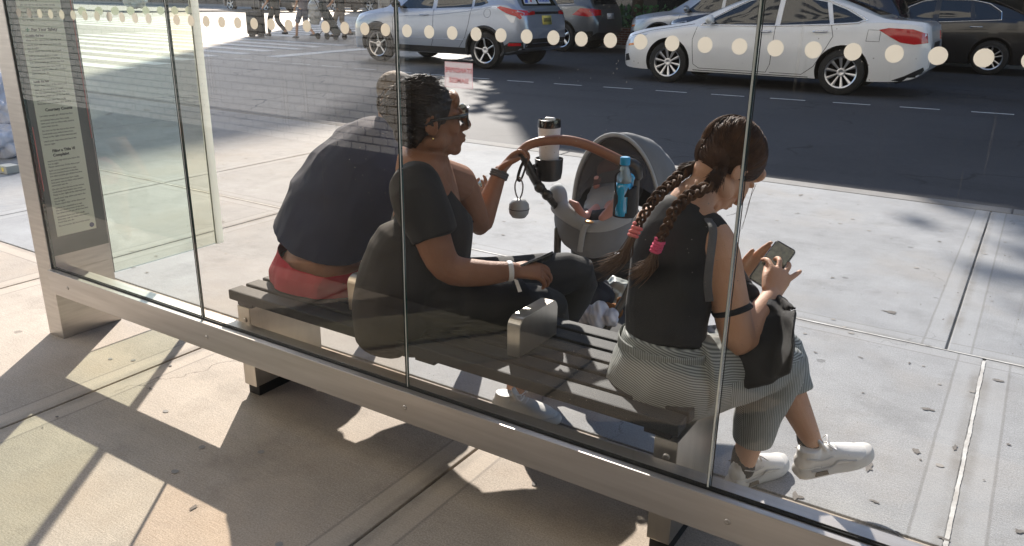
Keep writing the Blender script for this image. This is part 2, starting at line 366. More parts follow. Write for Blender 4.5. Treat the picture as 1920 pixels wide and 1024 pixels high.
mat('glass_edge_pale', (.55, .68, .62), .2, 0)
# ================================================================ ground
bm = bmesh.new(); box(bm, -400, 400, -60, 500, -.45, -.10)
tag(part('road', bm, M['asphalt'], smooth=False), kind='structure')
bm = bmesh.new(); g = .006
rows = [(-2.55, -.8, 2, [.02, -1.46, -3.0, -4.53, -6.06]), (-.8, .62, 2, [.02, -1.46, -3.0, -4.53, -6.06]), (.62, 2.40, 2, [.02, -1.46, -3.0, -4.53, -6.06]), (2.40, 4.02, 1, [.02, -4.53, -6.06]), (4.02, 7.16, 0, [-.14, -6.06])]
for y0, y1, mi, J in rows:
    xs = [-24, -21, -18, -15, -12, -9.08]+J[::-1]+[3.1, 6.1, 9.1, 12, 16, 24]
    for i in range(len(xs)-1): box(bm, xs[i]+g, xs[i+1]-g, y0+g, y1-g, -.098, 0, bev=.004, mi=mi)
lay = bm.loops.layers.float_color.new('slab'); rowx = {}
for f in bm.faces:
    c = f.calc_center_median(); f.material_index = 0 if c.y > 4.02 else 1 if c.y > 2.40 else 2
    J = rows[max(0, [k for k, r in enumerate(rows) if c.y >= r[0]-.01][-1])]; X_ = [-24, -21, -18, -15, -12, -9.08]+J[3][::-1]+[3.1, 6.1, 9.1, 12, 16, 24]
    h = (sum(1 for x in X_ if x < c.x)*7.31+J[0]*3.17); h = abs(sin(h*12.9898))*43.7; h -= int(h)
    for l in f.loops: l[lay] = (h, h, h, 1)
tag(part('pavement', bm, [M['concrete_a'], M['concrete_b'], M['concrete_c']], smooth=False), kind='structure')
mat('sealant', (.66, .66, .63), .7, c2=(.42, .40, .37), nscale=9, bump=.3, bscale=40)
bm = bmesh.new(); RR = random.Random(8); L_ = []; 
for k in range(220): y = .7+k*(3.98-.7)/219; L_.append((y, .02-.006+.003*noise.noise(V((y*5, 0, 0)))+RR.uniform(-.001, .001), .02+.007+.004*noise.noise(V((y*7, 3, 0)))+RR.uniform(-.001, .001)))
for (y0, a0, b0), (y1, a1, b1) in zip(L_, L_[1:]): bm.faces.new([bm.verts.new(q) for q in ((a0, y0, .0025), (b0, y0, .0025), (b1, y1, .0025), (a1, y1, .0025))])
for k in range(130):
    x0, x1 = -9+k*.1, -9+(k+1)*.1; w0 = .004+.003*noise.noise(V((x0*2, 0, 0))); bm.faces.new([bm.verts.new(q) for q in ((x0, 4.012-w0, .0027), (x1, 4.012-w0, .0027), (x1, 4.016+w0, .0027), (x0, 4.016+w0, .0027))])
tag(part('joint_sealant', bm, M['sealant'], smooth=False), kind='structure')
bm = bmesh.new(); box(bm, -24, 24, -2.6, 7.18, -.0995, -.012)
mat('joint_fill', (.17, .155, .135), .9, c2=(.42, .41, .38), nscale=3, namp=.5); tag(part('pavement_bed', bm, M['joint_fill'], smooth=False), kind='structure')
bm = bmesh.new()
for i in range(12): box(bm, -24+i*4+.006, -20+i*4-.006, 7.172, 7.36, -.0995, .001, bev=.012)
tag(part('kerb', bm, M['kerb_stone'], smooth=False), kind='structure')
bm = bmesh.new(); box(bm, -24, 60, 24.9, 29.4, -.0995, .0, bev=.01)
tag(part('far_pavement', bm, M['far_concrete'], smooth=False), kind='structure')
bm = bmesh.new(); box(bm, -140, -54, 35, 90, -.0995, .0, bev=.01)
tag(part('corner_pavement', bm, M['far_concrete'], smooth=False), kind='structure')
# painted markings (sheets a few mm proud)
RZ = -.10
def paint(bm, pts, z=RZ+.004):
    bm.faces.new([bm.verts.new((p[0], p[1], z)) for p in pts])
def Lz(px, py): p = atG(px, py, RZ); return (p.x, p.y)
bm = bmesh.new()
for i in range(26):
    x = 1.2-i*1.02; y = 13.15+.1*x if x > -9 else 12.0+.02*(-9-x)
    y = (13.85+.1*x-.0) if x > -9.5 else 12.9
    y += .10/1.55*13.3
    paint(bm, [(x, y), (x+.58, y+.055), (x+.58, y+.125), (x, y+.07)])
tag(part('lane_dashes', bm, M['road_paint'], smooth=False), kind='structure')
bm = bmesh.new()
yy = 10.35
for i in range(9):
    xr = (-16.6, -17.0, -17.6, -18.2, -18.2, -18.6, -18.6, -19, -19)[i]; xl = (-24, -26, -30, -30, -30, -30, -30, -30, -30)[i]
    paint(bm, [(xl, yy), (xr, yy-.04), (xr, yy+.42), (xl, yy+.46)]); yy += 1.14
yy = 22.
for i in range(16):
    paint(bm, [(-46, yy), (-24, yy), (-24, yy+.6), (-46, yy+.6)]); yy += 1.3
tag(part('crosswalk_stripes', bm, M['road_paint'], smooth=False), kind='structure')
bm = bmesh.new(); a = Lz(495, 106); b_ = Lz(671, 91)
paint(bm, [(a[0], a[1]), (a[0]+.5, a[1]+.02), (b_[0]+.5, b_[1]), (b_[0], b_[1])])
tag(part('stop_line', bm, M['road_paint'], smooth=False), kind='structure')
# gum and grime marks pressed in the pavement: part of its surface, thin irregular sheets
bm = bmesh.new(); R = random.Random(3)
marks = [(1738, 766, .022), (1790, 838, .018), (1718, 846, .018), (1630, 878, .022), (1683, 1000, .012), (1868, 712, .02), (1492, 930, .024), (1770, 1010, .014), (1668, 585, .03), (1912, 995, .02), (281, 728, .014), (363, 952, .016), (1640, 940, .012), (1450, 570, .015), (1560, 520, .014), (1615, 670, .01), (1705, 680, .012), (1740, 648, .012), (240, 207, .05), (275, 207, .06), (205, 214, .06), (942, 440, .014), (945, 415, .012), (1500, 366, .03), (1528, 660, .01)]
for px, py, r in marks:
    c = atG(px, py, .003); n = 17; ph = R.random()*9
    vs = []
    for k in range(n):
        a_ = 2*pi*k/n; q = r*max(.25, .75+1.1*noise.noise(V((cos(a_)*1.3+ph*7, sin(a_)*1.3, ph))))
        vs.append(bm.verts.new((c.x+cos(a_)*q*(1+.5*sin(ph)), c.y+sin(a_)*q*(1-.4*sin(ph)), .003)))
    bm.faces.new(vs)
for i in range(85):
    x = R.uniform(-7, 1.5); y = R.uniform(.6, 6.9); r = R.choice((.004, .005, .007, .010))
    bm.faces.new([bm.verts.new((x+cos(2*pi*k/7)*r*R.uniform(.7, 1.5), y+sin(2*pi*k/7)*r*R.uniform(.7, 1.2), .003)) for k in range(7)])
tag(part('pavement_grime', bm, M['gum'], smooth=False), kind='structure')
bm = bmesh.new()
for i in range(150):
    x = R.uniform(-7.5, 1.6); y = R.uniform(.6, 6.9); r = R.uniform(.007, .016); e = R.uniform(.7, 1)
    bm.faces.new([bm.verts.new((x+cos(2*pi*k/12)*r*R.uniform(.88, 1.1), y+sin(2*pi*k/12)*r*e, .0022)) for k in range(12)])
tag(part('old_gum_spots', bm, mat('old_gum', (.27, .255, .235), .85, c2=(.33, .31, .285), nscale=9), smooth=False), kind='structure')

mat('dark_granite', (.035, .034, .034), .55, c2=(.06, .058, .055), nscale=40, bump=.1)
bm = bmesh.new()  # dark strip added out of view so the mirrored ground looks shaded
for i in range(30): box(bm, -24+i*1.6+.004, -22.4+i*1.6-.004, -2.54, .50, -.05, .012, bev=.002)
tag(part('granite_strip', bm, M['dark_granite'], smooth=False), kind='structure')

# frit dots: thin enamel, lit through by the sun
def enamel(name, c):
    m = bpy.data.materials.new(name); m.use_nodes = True; M[name] = m; t = m.node_tree; t.nodes.clear(); out = nd(t, 'ShaderNodeOutputMaterial')
    a = nd(t, 'ShaderNodeBsdfDiffuse'); a.inputs[0].default_value = (*c, 1); b = nd(t, 'ShaderNodeBsdfTranslucent'); b.inputs[0].default_value = (*c, 1)
    x = nd(t, 'ShaderNodeMixShader'); x.inputs[0].default_value = .45; t.links.new(a.outputs[0], x.inputs[1]); t.links.new(b.outputs[0], x.inputs[2]); t.links.new(x.outputs[0], out.inputs[0])
enamel('dot', (.95, .925, .87)); enamel('side_dot', (.92, .95, .84)); enamel('pale_strip', (.93, .97, .94)); enamel('hood_mesh', (.10, .09, .085))
# ================================================================ bus shelter
GY = 1.785                       # plane of the back glass (near face)
sh = thing('bus_shelter', 'steel and glass bus shelter with a dotted band across its panes, people seated inside', 'bus shelter', (-3.66, 1.93, 0))
bm = bmesh.new(); box(bm, -3.72, -3.60, 1.778, 2.068, 0.0, 2.62, bev=.003)
part('post', bm, M['steel'], sh, smooth=False)
bm = bmesh.new(); box(bm, .36, .48, 1.778, 2.068, 0, 2.62, bev=.003)
part('post', bm, M['steel'], sh, smooth=False)
bm = bmesh.new(); box(bm, -3.598, .358, 1.758, 1.783, .236, .346, bev=.002); box(bm, -3.598, .358, 1.799, 1.862, .236, .340, bev=.002); box(bm, -3.598, .358, 1.7835, 1.7985, .24, .33)
part('bottom_rail', bm, M['steel_brushed'], sh, smooth=False)
bm = bmesh.new(); box(bm, -3.598, .358, 1.7838, 1.7855, .331, .352); box(bm, -3.598, .358, 1.7975, 1.799, .331, .350)
part('gasket', bm, M['gasket'], sh, smooth=False)
for x in (-3.45, -2.5, -1.52, -.46):
    bm = bmesh.new(); lathe(bm, (x, 1.7585, .29), (0, -1, 0), [(.0085, 0), (.0085, .002), (.004, .0028), (.002, .001)], 14); part('bolt', bm, M['steel'], sh)
# panes
seams = [-3.592, -2.552, -1.533, -.528, .352]
for i in range(4):
    x0, x1 = seams[i]+.003, seams[i+1]-.003
    bm = bmesh.new(); vs = box(bm, x0, x1, GY, GY+.012, .335, 2.46)
    for f in bm.faces:
        n = f.normal; f.normal_update()
        f.material_index = 1 if abs(f.normal.y) < .5 else 2 if f.calc_center_median().y > GY+.005 else 0
    pn = part('glass_pane', bm, [M[('pane_glass_green', 'pane_glass_warm', 'pane_glass', 'pane_glass')[i]], M['glass_edge'], M['pane_back']], sh, smooth=False)
    bd = bmesh.new()
    k0 = math.ceil((x0-(-.1765)+.02)/.0773); k = k0
    while -.1765+k*.0773 < x1-.018:
        cx = -.1765+k*.0773
        lathe(bd, (cx, GY-.0006, 1.449), (0, -1, 0), [(.0172, 0), (.0172, .0006)], 22); k += 1
    part('dot_band', bd, M['dot'], pn, smooth=False)
bm = bmesh.new()
for x in seams[1:3]:
    box(bm, x-.0022, x+.0022, GY+.0005, GY+.0115, .345, 2.46)
box(bm, seams[3]+.0082, seams[3]+.0104, GY-.0012, GY-.0002, .352, 2.46)
part('seam_strip', bm, M['gasket'], sh, smooth=False)
bm = bmesh.new(); box(bm, seams[3]-.0024, seams[3]+.0024, GY+.0005, GY+.0115, .345, 2.46)
for x, o_ in zip(seams[1:3], (.0036, .0040)): box(bm, x+o_, x+o_+.0022, GY-.0012, GY-.0002, .352, 2.46)
part('polished_bevel', bm, mat('bevel', (.75, .80, .78), .2, .3), sh, smooth=False)
bm = bmesh.new(); box(bm, -3.598, .358, 1.74, 1.87, 2.46, 2.62, bev=.004)
part('header_beam', bm, M['steel'], sh, smooth=False)
# side return pane with its pale strip
bm = bmesh.new(); box(bm, -3.611, -3.601, 2.072, 2.664, .245, 2.46)
for f in bm.faces: f.normal_update(); f.material_index = 1 if abs(f.normal.x) < .5 else 0
sp_ = part('side_pane', bm, [M['side_glass'], M['glass_edge']], sh, smooth=False)
bd = bmesh.new()
for k in range(8): lathe(bd, (-3.600, 2.105+k*.0775, 1.449), (1, 0, 0), [(.019, 0), (.019, .0008)], 22)
part('dot_band', bd, M['side_dot'], sp_, smooth=False)
bm = bmesh.new(); box(bm, -3.616, -3.597, 2.664, 2.708, .24, 2.46, bev=.002)
part('edge_strip', bm, M['pale_strip'], sh, smooth=False)
# roof: steel frame with tinted glass, out of the picture but shading the pavement behind
bm = bmesh.new()
box(bm, -3.9, .7, 1.60, 1.72, 2.62, 2.72); box(bm, -3.9, .7, 3.05, 3.20, 2.62, 2.72)
for x in (-3.9, -2.4, -.9, .58): box(bm, x, x+.12, 1.722, 3.048, 2.62, 2.72)
part('roof_frame', bm, M['steel'], sh, smooth=False)
glassmat('roof_glass', (.45, .5, .47), 1.0, .25)
bm = bmesh.new(); box(bm, -3.9, .7, 1.6, 3.2, 2.724, 2.736); part('roof_glass', bm, M['roof_glass'], sh, smooth=False)
# notice panel on the post, behind its own cover
PXf = -3.5985
mat('panel_dark', (.15, .18, .17), .35, c2=(.12, .15, .145), nscale=3); mat('paper', (.84, .90, .76), .6, c2=(.78, .86, .72), nscale=2)
mat('ink', (.03, .05, .04), .6); mat('ink_green', (.02, .30, .12), .6); mat('pink_strip', (.75, .25, .25), .4)
bm = bmesh.new(); box(bm, PXf, PXf+.006, 1.797, 2.060, .40, 2.3)
np_ = part('notice_board', bm, M['panel_dark'], sh, smooth=False)
bm = bmesh.new(); box(bm, PXf+.0062, PXf+.0078, 1.826, 2.010, .485, 2.2)
pp = part('notice_sheet', bm, M['paper'], sh, smooth=False)
fr = frame((PXf+.0082, 0, 0), (0, 1, 0), (0, 0, 1), (1, 0, 0))
bt = bmesh.new(); bg_ = bmesh.new()
def ptext(s, y, z, size, bold=0., b=None):
    merge(bt if b is None else b, text_bm(s, size, .0002, 'LEFT', bold), fr @ Matrix.Translation((y, z, 0)))
ptext('For Your Safety', 1.868, 1.372, .017, .0006)
ptext('Courtesy Counts', 1.868, 1.040, .017, .0006)
ptext('Filing a Title VI', 1.868, .862, .017, .0006); ptext('Complaint', 1.868, .843, .017, .0006)
ptext('Outside the bus', 1.840, 1.350, .0115, .0006); ptext('Inside the bus', 1.840, 1.162, .0115, .0006)
box(bg_, 0, 0, 0, 0, 0, 0) if False else None
for a0, a1, b0, b1 in ((1.845, 1.861, 1.376, 1.380), (1.851, 1.855, 1.370, 1.386)): box(bg_, PXf+.008, PXf+.0086, a0, a1, b0, b1)
LOW = ['Keep to the right of the stairway and', 'watch your step when you leave the', 'bus at night.', 'Please stand clear of the doors and', 'hold on to a handrail or a seat.', 'Do not stand in front of the line.', 'Let other people get off the bus first', 'and please have your fare ready.', 'Give your seat to riders who need it', 'more than you do.', 'Do not run for the bus in the street.', 'Look both ways before you cross.']
def para(z0, z1, step, k0=0, ind=1.84):
    z = z0; k = k0
    while z > z1:
        ptext(LOW[k % 12], ind, z, .0098); z -= step*(1.0 if k % 3 else 1.35); k += 1
para(1.332, 1.185, .0135); para(1.147, 1.07, .0135, 3); para(1.018, .885, .0135, 6); para(.822, .52, .0125, 1)
para(1.60, 1.41, .014, 2)
o_ = part('lettering', bt, M['ink'], pp, smooth=False); part('green_mark', bg_, M['ink_green'], pp, smooth=False)
bm = bmesh.new(); lathe(bm, (PXf+.008, 1.990, .506), (1, 0, 0), [(.011, 0), (.011, .0006)], 20); mat('navy', (.03, .06, .16), .4)
part('round_mark', bm, M['navy'], pp, smooth=False)
bm = bmesh.new(); box(bm, PXf+.0062, PXf+.0085, 2.054, 2.056, .9, 2.3); box(bm, PXf+.0062, PXf+.009, 1.801, 1.804, .7, .98)
part('edge_trim', bm, M['pink_strip'], np_, smooth=False)
# dust-white smear at the post's foot: dirt
# ================================================================ bench
be = thing('slatted_bench', 'dark slatted bench on steel box legs with steel armrest dividers, inside the bus shelter', 'bench', (-1.58, 2.14, 0))
ysl = [1.885+i*.0845 for i in range(6)]
for y in ysl:
    bm = bmesh.new(); box(bm, -2.512, -.655, y, y+.067, .405, .445, bev=.006); part('slat', bm, M['slat'], be, smooth=False)
bm = bmesh.new()
for x in (-2.44, -1.55, -.72): box(bm, x-.04, x+.04, 1.90, 2.37, .385, .403)
part('support_rail', bm, M['black_metal'], be, smooth=False)
for x in (-2.445, -.690):
    bm = bmesh.new(); box(bm, x-.035, x+.035, 1.895, 2.255, .045, .384, bev=.003); lg = part('leg', bm, M['bench_steel'], be, smooth=False)
    bm = bmesh.new(); box(bm, x-.03, x+.03, 1.91, 2.24, 0.0, .044); part('foot', bm, M['rubber'], lg, smooth=False)
    bm = bmesh.new(); lathe(bm, (x+.005, 1.8948, .33), (0, -1, 0), [(.011, 0), (.011, .003), (.005, .004)], 14); part('bolt', bm, M['steel'], lg)
for x in (-1.955, -1.262):
    bm = bmesh.new(); y0, y1, z0, z1, r = 1.995, 2.235, .446, .578, .03
    pts = [(y0, z0), (y1, z0)]
    for k in range(7): a_ = pi/2*k/6; pts.append((y1-r+r*cos(a_), z1-r+r*sin(a_)))
    for k in range(7): a_ = pi/2+pi/2*k/6; pts.append((y0+r+r*cos(a_), z1-r+r*sin(a_)))
    prism(bm, [V((x-.024, p[0], p[1])) for p in pts], V((.048, 0, 0)))
    bmesh.ops.bevel(bm, geom=bm.edges[:], offset=.0025, segments=2, affect='EDGES')
    part('armrest', bm, M['bench_steel'], be, autos=A30)
# ================================================================ our building (behind the camera; mirrored in the glass)
bd = thing('brick_building', 'pale brick apartment building standing behind the bus shelter, mirrored in its glass', 'building', (0, -2.55, 0))
mat('dark_window', (.02, .022, .025), .05, 0, spec=.8); mat('dark_stone', (.03, .028, .026), .35); mat('frame_metal', (.35, .35, .34), .4, .5)
bm = bmesh.new(); box(bm, -34, -5.15, -14, -2.55, -.1, 4.0)
part('white_wall', bm, M['white_brick'], bd, smooth=False)
bm = bmesh.new(); box(bm, -5.148, 34, -14, -2.62, -.1, 4.0)
part('lobby_wall', bm, M['dark_stone'], bd, smooth=False)
bm = bmesh.new(); box(bm, -34, 34, -14, -2.57, 4.002, 30)
part('upper_wall', bm, M['upper_brick'], bd, smooth=False)
wb = bmesh.new(); pb = bmesh.new()
for f_ in range(8):
    for i in range(19):
        x = -33+i*3.6; z = 5.2+f_*3.0
        box(wb, x, x+1.8, -2.575, -2.53, z, z+1.5); box(pb, x+.07, x+.86, -2.528, -2.52, z+.07, z+1.43); box(pb, x+.94, x+1.73, -2.528, -2.52, z+.07, z+1.43)
wf = part('window', wb, M['frame_metal'], bd, smooth=False); wf['kind'] = 'stuff'
part('pane', pb, M['dark_window'], wf, smooth=False)
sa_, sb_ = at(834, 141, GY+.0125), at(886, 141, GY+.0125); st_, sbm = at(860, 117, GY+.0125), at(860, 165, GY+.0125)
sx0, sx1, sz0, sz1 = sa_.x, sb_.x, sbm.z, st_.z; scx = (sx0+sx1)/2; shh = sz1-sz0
sg = thing('glass_sticker', 'see-through white sticker lettered STANDPIPE SIAMESE in red, showing back to front on the glass', 'sticker', (scx, GY+.0125, sz0))  # see-through film standing in for a wall sign's reflection in the pane
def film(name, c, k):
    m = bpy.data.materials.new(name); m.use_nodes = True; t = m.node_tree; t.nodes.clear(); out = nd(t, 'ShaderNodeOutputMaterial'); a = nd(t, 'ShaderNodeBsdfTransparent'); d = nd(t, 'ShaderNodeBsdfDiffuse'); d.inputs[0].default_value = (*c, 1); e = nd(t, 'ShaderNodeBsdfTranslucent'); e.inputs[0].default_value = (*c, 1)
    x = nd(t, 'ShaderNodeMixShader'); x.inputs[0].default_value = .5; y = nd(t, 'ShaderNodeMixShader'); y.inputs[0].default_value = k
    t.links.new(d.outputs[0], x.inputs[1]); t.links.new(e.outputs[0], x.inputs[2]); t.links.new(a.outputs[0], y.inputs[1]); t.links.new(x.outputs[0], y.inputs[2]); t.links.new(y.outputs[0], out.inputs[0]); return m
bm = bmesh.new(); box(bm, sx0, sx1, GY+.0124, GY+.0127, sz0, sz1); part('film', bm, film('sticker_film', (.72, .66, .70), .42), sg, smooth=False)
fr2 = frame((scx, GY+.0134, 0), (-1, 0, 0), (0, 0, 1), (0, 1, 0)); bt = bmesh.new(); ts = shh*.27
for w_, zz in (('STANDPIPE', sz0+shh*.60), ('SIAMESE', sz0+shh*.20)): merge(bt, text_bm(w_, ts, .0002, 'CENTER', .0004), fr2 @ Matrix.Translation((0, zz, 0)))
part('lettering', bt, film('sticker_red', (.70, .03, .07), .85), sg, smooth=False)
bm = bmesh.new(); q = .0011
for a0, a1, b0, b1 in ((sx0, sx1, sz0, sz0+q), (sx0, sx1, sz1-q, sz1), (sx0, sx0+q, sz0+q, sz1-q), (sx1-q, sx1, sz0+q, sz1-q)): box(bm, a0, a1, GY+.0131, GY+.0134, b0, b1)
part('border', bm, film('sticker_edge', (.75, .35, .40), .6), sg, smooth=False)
# ================================================================ cars
mat('tyre', (.012, .012, .012), .75, bump=.1); mat('rim', (.62, .62, .63), .28, .9); mat('rim_dark', (.02, .02, .022), .4, .3)
mat('car_glass', (.015, .018, .02), .04, 0, spec=.9); mat('chrome', (.8, .8, .8), .12, 1.0); mat('car_black', (.012, .012, .013), .5)
mat('tail_red', (.50, .008, .012), .12, 0, coat=1); mat('lamp_clear', (.70, .72, .74), .1, .2, coat=1); mat('amber', (.80, .22, .04), .2, coat=1)
mat('plate_yellow', (.80, .66, .16), .5); mat('plate_white', (.75, .76, .78), .5); mat('seam', (.01, .01, .01), .8)
for k, c, mt in (('silver_paint', (.38, .43, .52), .5), ('grey_paint', (.16, .175, .19), .5), ('pearl_paint', (.86, .87, .88), 0.0), ('light_silver_paint', (.46, .48, .52), .5), ('navy_paint', (.012, .016, .03), .2), ('black_paint', (.006, .006, .007), 0.0)):
    mat(k, c, .30, mt, coat=1, c2=tuple(q*.93 for q in c), nscale=2)
def interp(P, x):
    if x <= P[0][0]: return P[0][1]
    for (a, b), (c, d) in zip(P, P[1:]):
        if x <= c:
            t = (x-a)/(c-a); return b+(d-b)*t
    return P[-1][1]
def smoothP(P, n=5): return [(q.x, q.y) for q in catmull([V((a, b, 0)) for a, b in P], n)]
class Car:
    def __init__(s, name, label, loc, sc, paint, L, top, belt, bot, wid, wheels, wr, group=None, archtrim=False, wheel_style=0):
        s.sc = sc; s.paint = paint; s.root = thing(name, label, 'car', loc, 0, group); s.L = L
        top, belt, bot, wid = map(smoothP, (top, belt, bot, wid))
        bm = bmesh.new(); rings = []
        N = 72
        for i in range(N+1):
            u = i/N; x = L*(u+.035*sin(2*pi*u)*-1*.8) if False else L*(.5-.5*cos(pi*u))*.35+L*u*.65
            zb, zt, hs, W = interp(bot, x), interp(top, x), interp(belt, x), interp(wid, x)
            zt = max(zt, hs+.004); g = zt-hs; k = min(1, g/.42); Wr = W*(.88-.20*k)
            pts = [(0, zb), (.8*W, zb), (.95*W, zb+.02), (.985*W, zb+.22*(hs-zb)), (W, zb+.42*(hs-zb)), (W*1.0, zb+.62*(hs-zb)), (W*.99, zb+.80*(hs-zb)), (W*.975, zb+.92*(hs-zb)), (W*.94, hs)]
            y0 = .925*W
            for t_ in (.08, .35, .62, .86): pts.append((y0+(Wr-y0)*t_**1.15, hs+g*t_))
            pts += [(Wr*.93, hs+g*.955), (Wr*.6, hs+g*.99), (0, zt)]
            full = pts + [(-a, b) for a, b in pts[-2:0:-1]]
            rings.append([bm.verts.new((x, a, b)) for a, b in full])
        n = len(rings[0])
        for r0, r1 in zip(rings, rings[1:]):
            for k in range(n): bm.faces.new((r0[k], r0[(k+1) % n], r1[(k+1) % n], r1[k]))
        bm.faces.new(rings[0][::-1]); bm.faces.new(rings[-1])
        bmesh.ops.recalc_face_normals(bm, faces=bm.faces[:])
        s.bvh = BVHTree.FromBMesh(bm)
        # wheel arches cut out of the body
        me = bpy.data.meshes.new('b'); bm.to_mesh(me); bm.free(); ob = bpy.data.objects.new('b', me); S.collection.objects.link(ob)
        cb = bmesh.new()
        for wx in wheels:
            for sy in (-1, 1): cyl(cb, V((wx, sy*.55, wr+.01)), V((wx, sy*1.2, wr+.01)), wr*1.16, seg=40)
        mc = bpy.data.meshes.new('c'); cb.to_mesh(mc); cb.free(); oc = bpy.data.objects.new('c', mc); S.collection.objects.link(oc)
        mc.materials.append(paint); mc.materials.append(M['car_black']); me.materials.append(paint); me.materials.append(M['car_black'])
        for p in mc.polygons: p.material_index = 1
        md = ob.modifiers.new('x', 'BOOLEAN'); md.operation = 'DIFFERENCE'; md.object = oc; md.solver = 'EXACT'
        dg = bpy.context.evaluated_depsgraph_get(); m2 = bpy.data.meshes.new_from_object(ob.evaluated_get(dg))
        bpy.data.objects.remove(ob); bpy.data.objects.remove(oc)
        b2 = bmesh.new(); b2.from_mesh(m2); s.add('body', b2, [paint, M['car_black']], autos=radians(28))
        for wx in wheels:
            b4 = bmesh.new(); zt_ = interp(belt, wx)-.06; box(b4, max(wx-wr*1.15, .12), min(wx+wr*1.15, L-.15), -.52, .52, wr*.8, zt_); s.add('wheel_well', b4, M['car_black'], smooth=False)
            for sy in (-1, 1): s.wheel(wx, sy, wr, interp(wid, wx), wheel_style)
        if archtrim:
            for wx in wheels:
                for sy in (-1,):
                    b3 = bmesh.new(); P = []
                    W = interp(wid, wx)
                    for k in range(25):
                        a = radians(-12)+radians(204)*k/24; x_ = wx+cos(a)*wr*1.2; z_ = wr+.01+sin(a)*wr*1.2
                        h = s.hit(x_, z_, sy); P.append(h if h else V((x_, sy*W, z_)))
                    tube(b3, P, [.032]*len(P), n=1, seg=8); s.add('arch_trim', b3, M['car_black'])
    def add(s, name, bm, m, parent=None, autos=None, smooth=True):
        for v in bm.verts: v.co *= s.sc
        if parent is None: parent = s.root
        o = part(name, bm, m, parent, smooth=smooth, local=True, autos=autos); return o
    def hit(s, x, z, sy=-1):
        r = s.bvh.ray_cast(V((x, sy*3, z)), V((0, -sy, 0)));  return r[0]
    def hitx(s, y, z, d=1):
        r = s.bvh.ray_cast(V((s.L/2+d*6, y, z)), V((-d, 0, 0))); return r[0]
    def decal(s, name, poly, m, mode='side', off=.006, sy=-1, parent=None, step=.05):
        bm = bmesh.new()
        if mode == 'side': vs = [bm.verts.new((a, 0, b)) for a, b in poly]
        else: vs = [bm.verts.new((0, a, b)) for a, b in poly]
        bm.faces.new(vs); a0 = min(p[0] for p in poly); a1 = max(p[0] for p in poly); b0 = min(p[1] for p in poly); b1 = max(p[1] for p in poly)
        ax = V((1, 0, 0)) if mode == 'side' else V((0, 1, 0))
        k = a0+step
        while k < a1: bmesh.ops.bisect_plane(bm, geom=bm.verts[:]+bm.edges[:]+bm.faces[:], plane_co=ax*k, plane_no=ax); k += step
        k = b0+step
        while k < b1: bmesh.ops.bisect_plane(bm, geom=bm.verts[:]+bm.edges[:]+bm.faces[:], plane_co=V((0, 0, k)), plane_no=V((0, 0, 1))); k += step
        for v in bm.verts:
            if mode == 'side':
                h = s.hit(v.co.x, v.co.z, sy); v.co.y = (h.y if h else sy*.8)+sy*off
            else:
                d = 1 if mode == 'rear' else -1
                h = s.hitx(v.co.y, v.co.z, d); v.co.x = (h.x if h else (s.L if d > 0 else 0))+d*off
        # give it thickness back into the body
        r = bmesh.ops.extrude_face_region(bm, geom=bm.faces[:])
        for v in [q for q in r['geom'] if isinstance(q, bmesh.types.BMVert)]:
            if mode == 'side': v.co.y -= sy*.012
            else: v.co.x -= (1 if mode == 'rear' else -1)*.012
        return s.add(name, bm, m, parent, autos=radians(50))
    def line(s, name, pts, m, r=.004, mode='side', sy=-1, off=0, closed=False):
        P = []
        if closed: pts = pts+[pts[0]]
        for (a, b), (c, d) in zip(pts, pts[1:]):
            n = max(2, int(sqrt((a-c)**2+(b-d)**2)/.05))
            for k in range(n): P.append((a+(c-a)*k/n, b+(d-b)*k/n))
        P.append(pts[-1]); Q = []
        for a, b in P:
            if mode == 'side':
                h = s.hit(a, b, sy)
                if h: Q.append(h+V((0, sy*off, 0)))
            else:
                h = s.hitx(a, b, 1 if mode == 'rear' else -1)
                if h: Q.append(h+V(((1 if mode == 'rear' else -1)*off, 0, 0)))
        bm = bmesh.new(); tube(bm, Q, [r]*len(Q), n=1, seg=6); return s.add(name, bm, m)
    def wheel(s, wx, sy, r, W, style):
        yo = sy*(W-.015); bm = bmesh.new(); A = V((0, sy, 0)); c = V((wx, yo-sy*.21, r))
        lathe(bm, c, A, [(r*.66, .0), (r*.90, .0), (r*.97, .015), (r, .04), (r, .17), (r*.97, .20), (r*.90, .213), (r*.70, .215), (r*.68, .19), (r*.66, .10)], 44)
        wo = s.add('wheel', bm, M['tyre'], autos=A30)
        bm = bmesh.new(); lathe(bm, c, A, [(r*.67, .03), (r*.665, .10), (r*.1, .10)], 32); s.add('brake', bm, M['rim_dark'], wo)
        bm = bmesh.new(); ring = [(r*.62, .16), (r*.64, .20), (r*.70, .212), (r*.715, .205), (r*.69, .15)]
        sd = A.orthogonal().normalized(); u = A.cross(sd); n = 44
        rr = [[bm.verts.new(c+A*h+(sd*cos(2*pi*k/n)+u*sin(2*pi*k/n))*q) for k in range(n)] for q, h in ring]
        for a, b in zip(rr, rr[1:]+rr[:1]):
            for k in range(n): bm.faces.new((a[k], a[(k+1) % n], b[(k+1) % n], b[k]))
        ns = {0: 5, 1: 10, 2: 5, 3: 5}[style]
        for i in range(ns):
            a = 2*pi*i/ns+.3
            offs = {0: (0,), 1: (0,), 2: (0,), 3: (-.16, .16)}[style]
            for o_ in offs:
                d = sd*cos(a)+u*sin(a); e = A.cross(d)
                wi = {0: (.022, .034), 1: (.016, .048), 2: (.05, .062), 3: (.02, .03)}[style]
                p0 = c+A*.165+d*r*.12+e*(o_*r*.25); p1 = c+A*.192+d*r*.66+e*(o_*r)
                tube(bm, [p0, p1], [(wi[0]*r*3*.6, .012), (wi[1]*r*3*.6, .010)], side=e, n=1, seg=8, cap='flat')
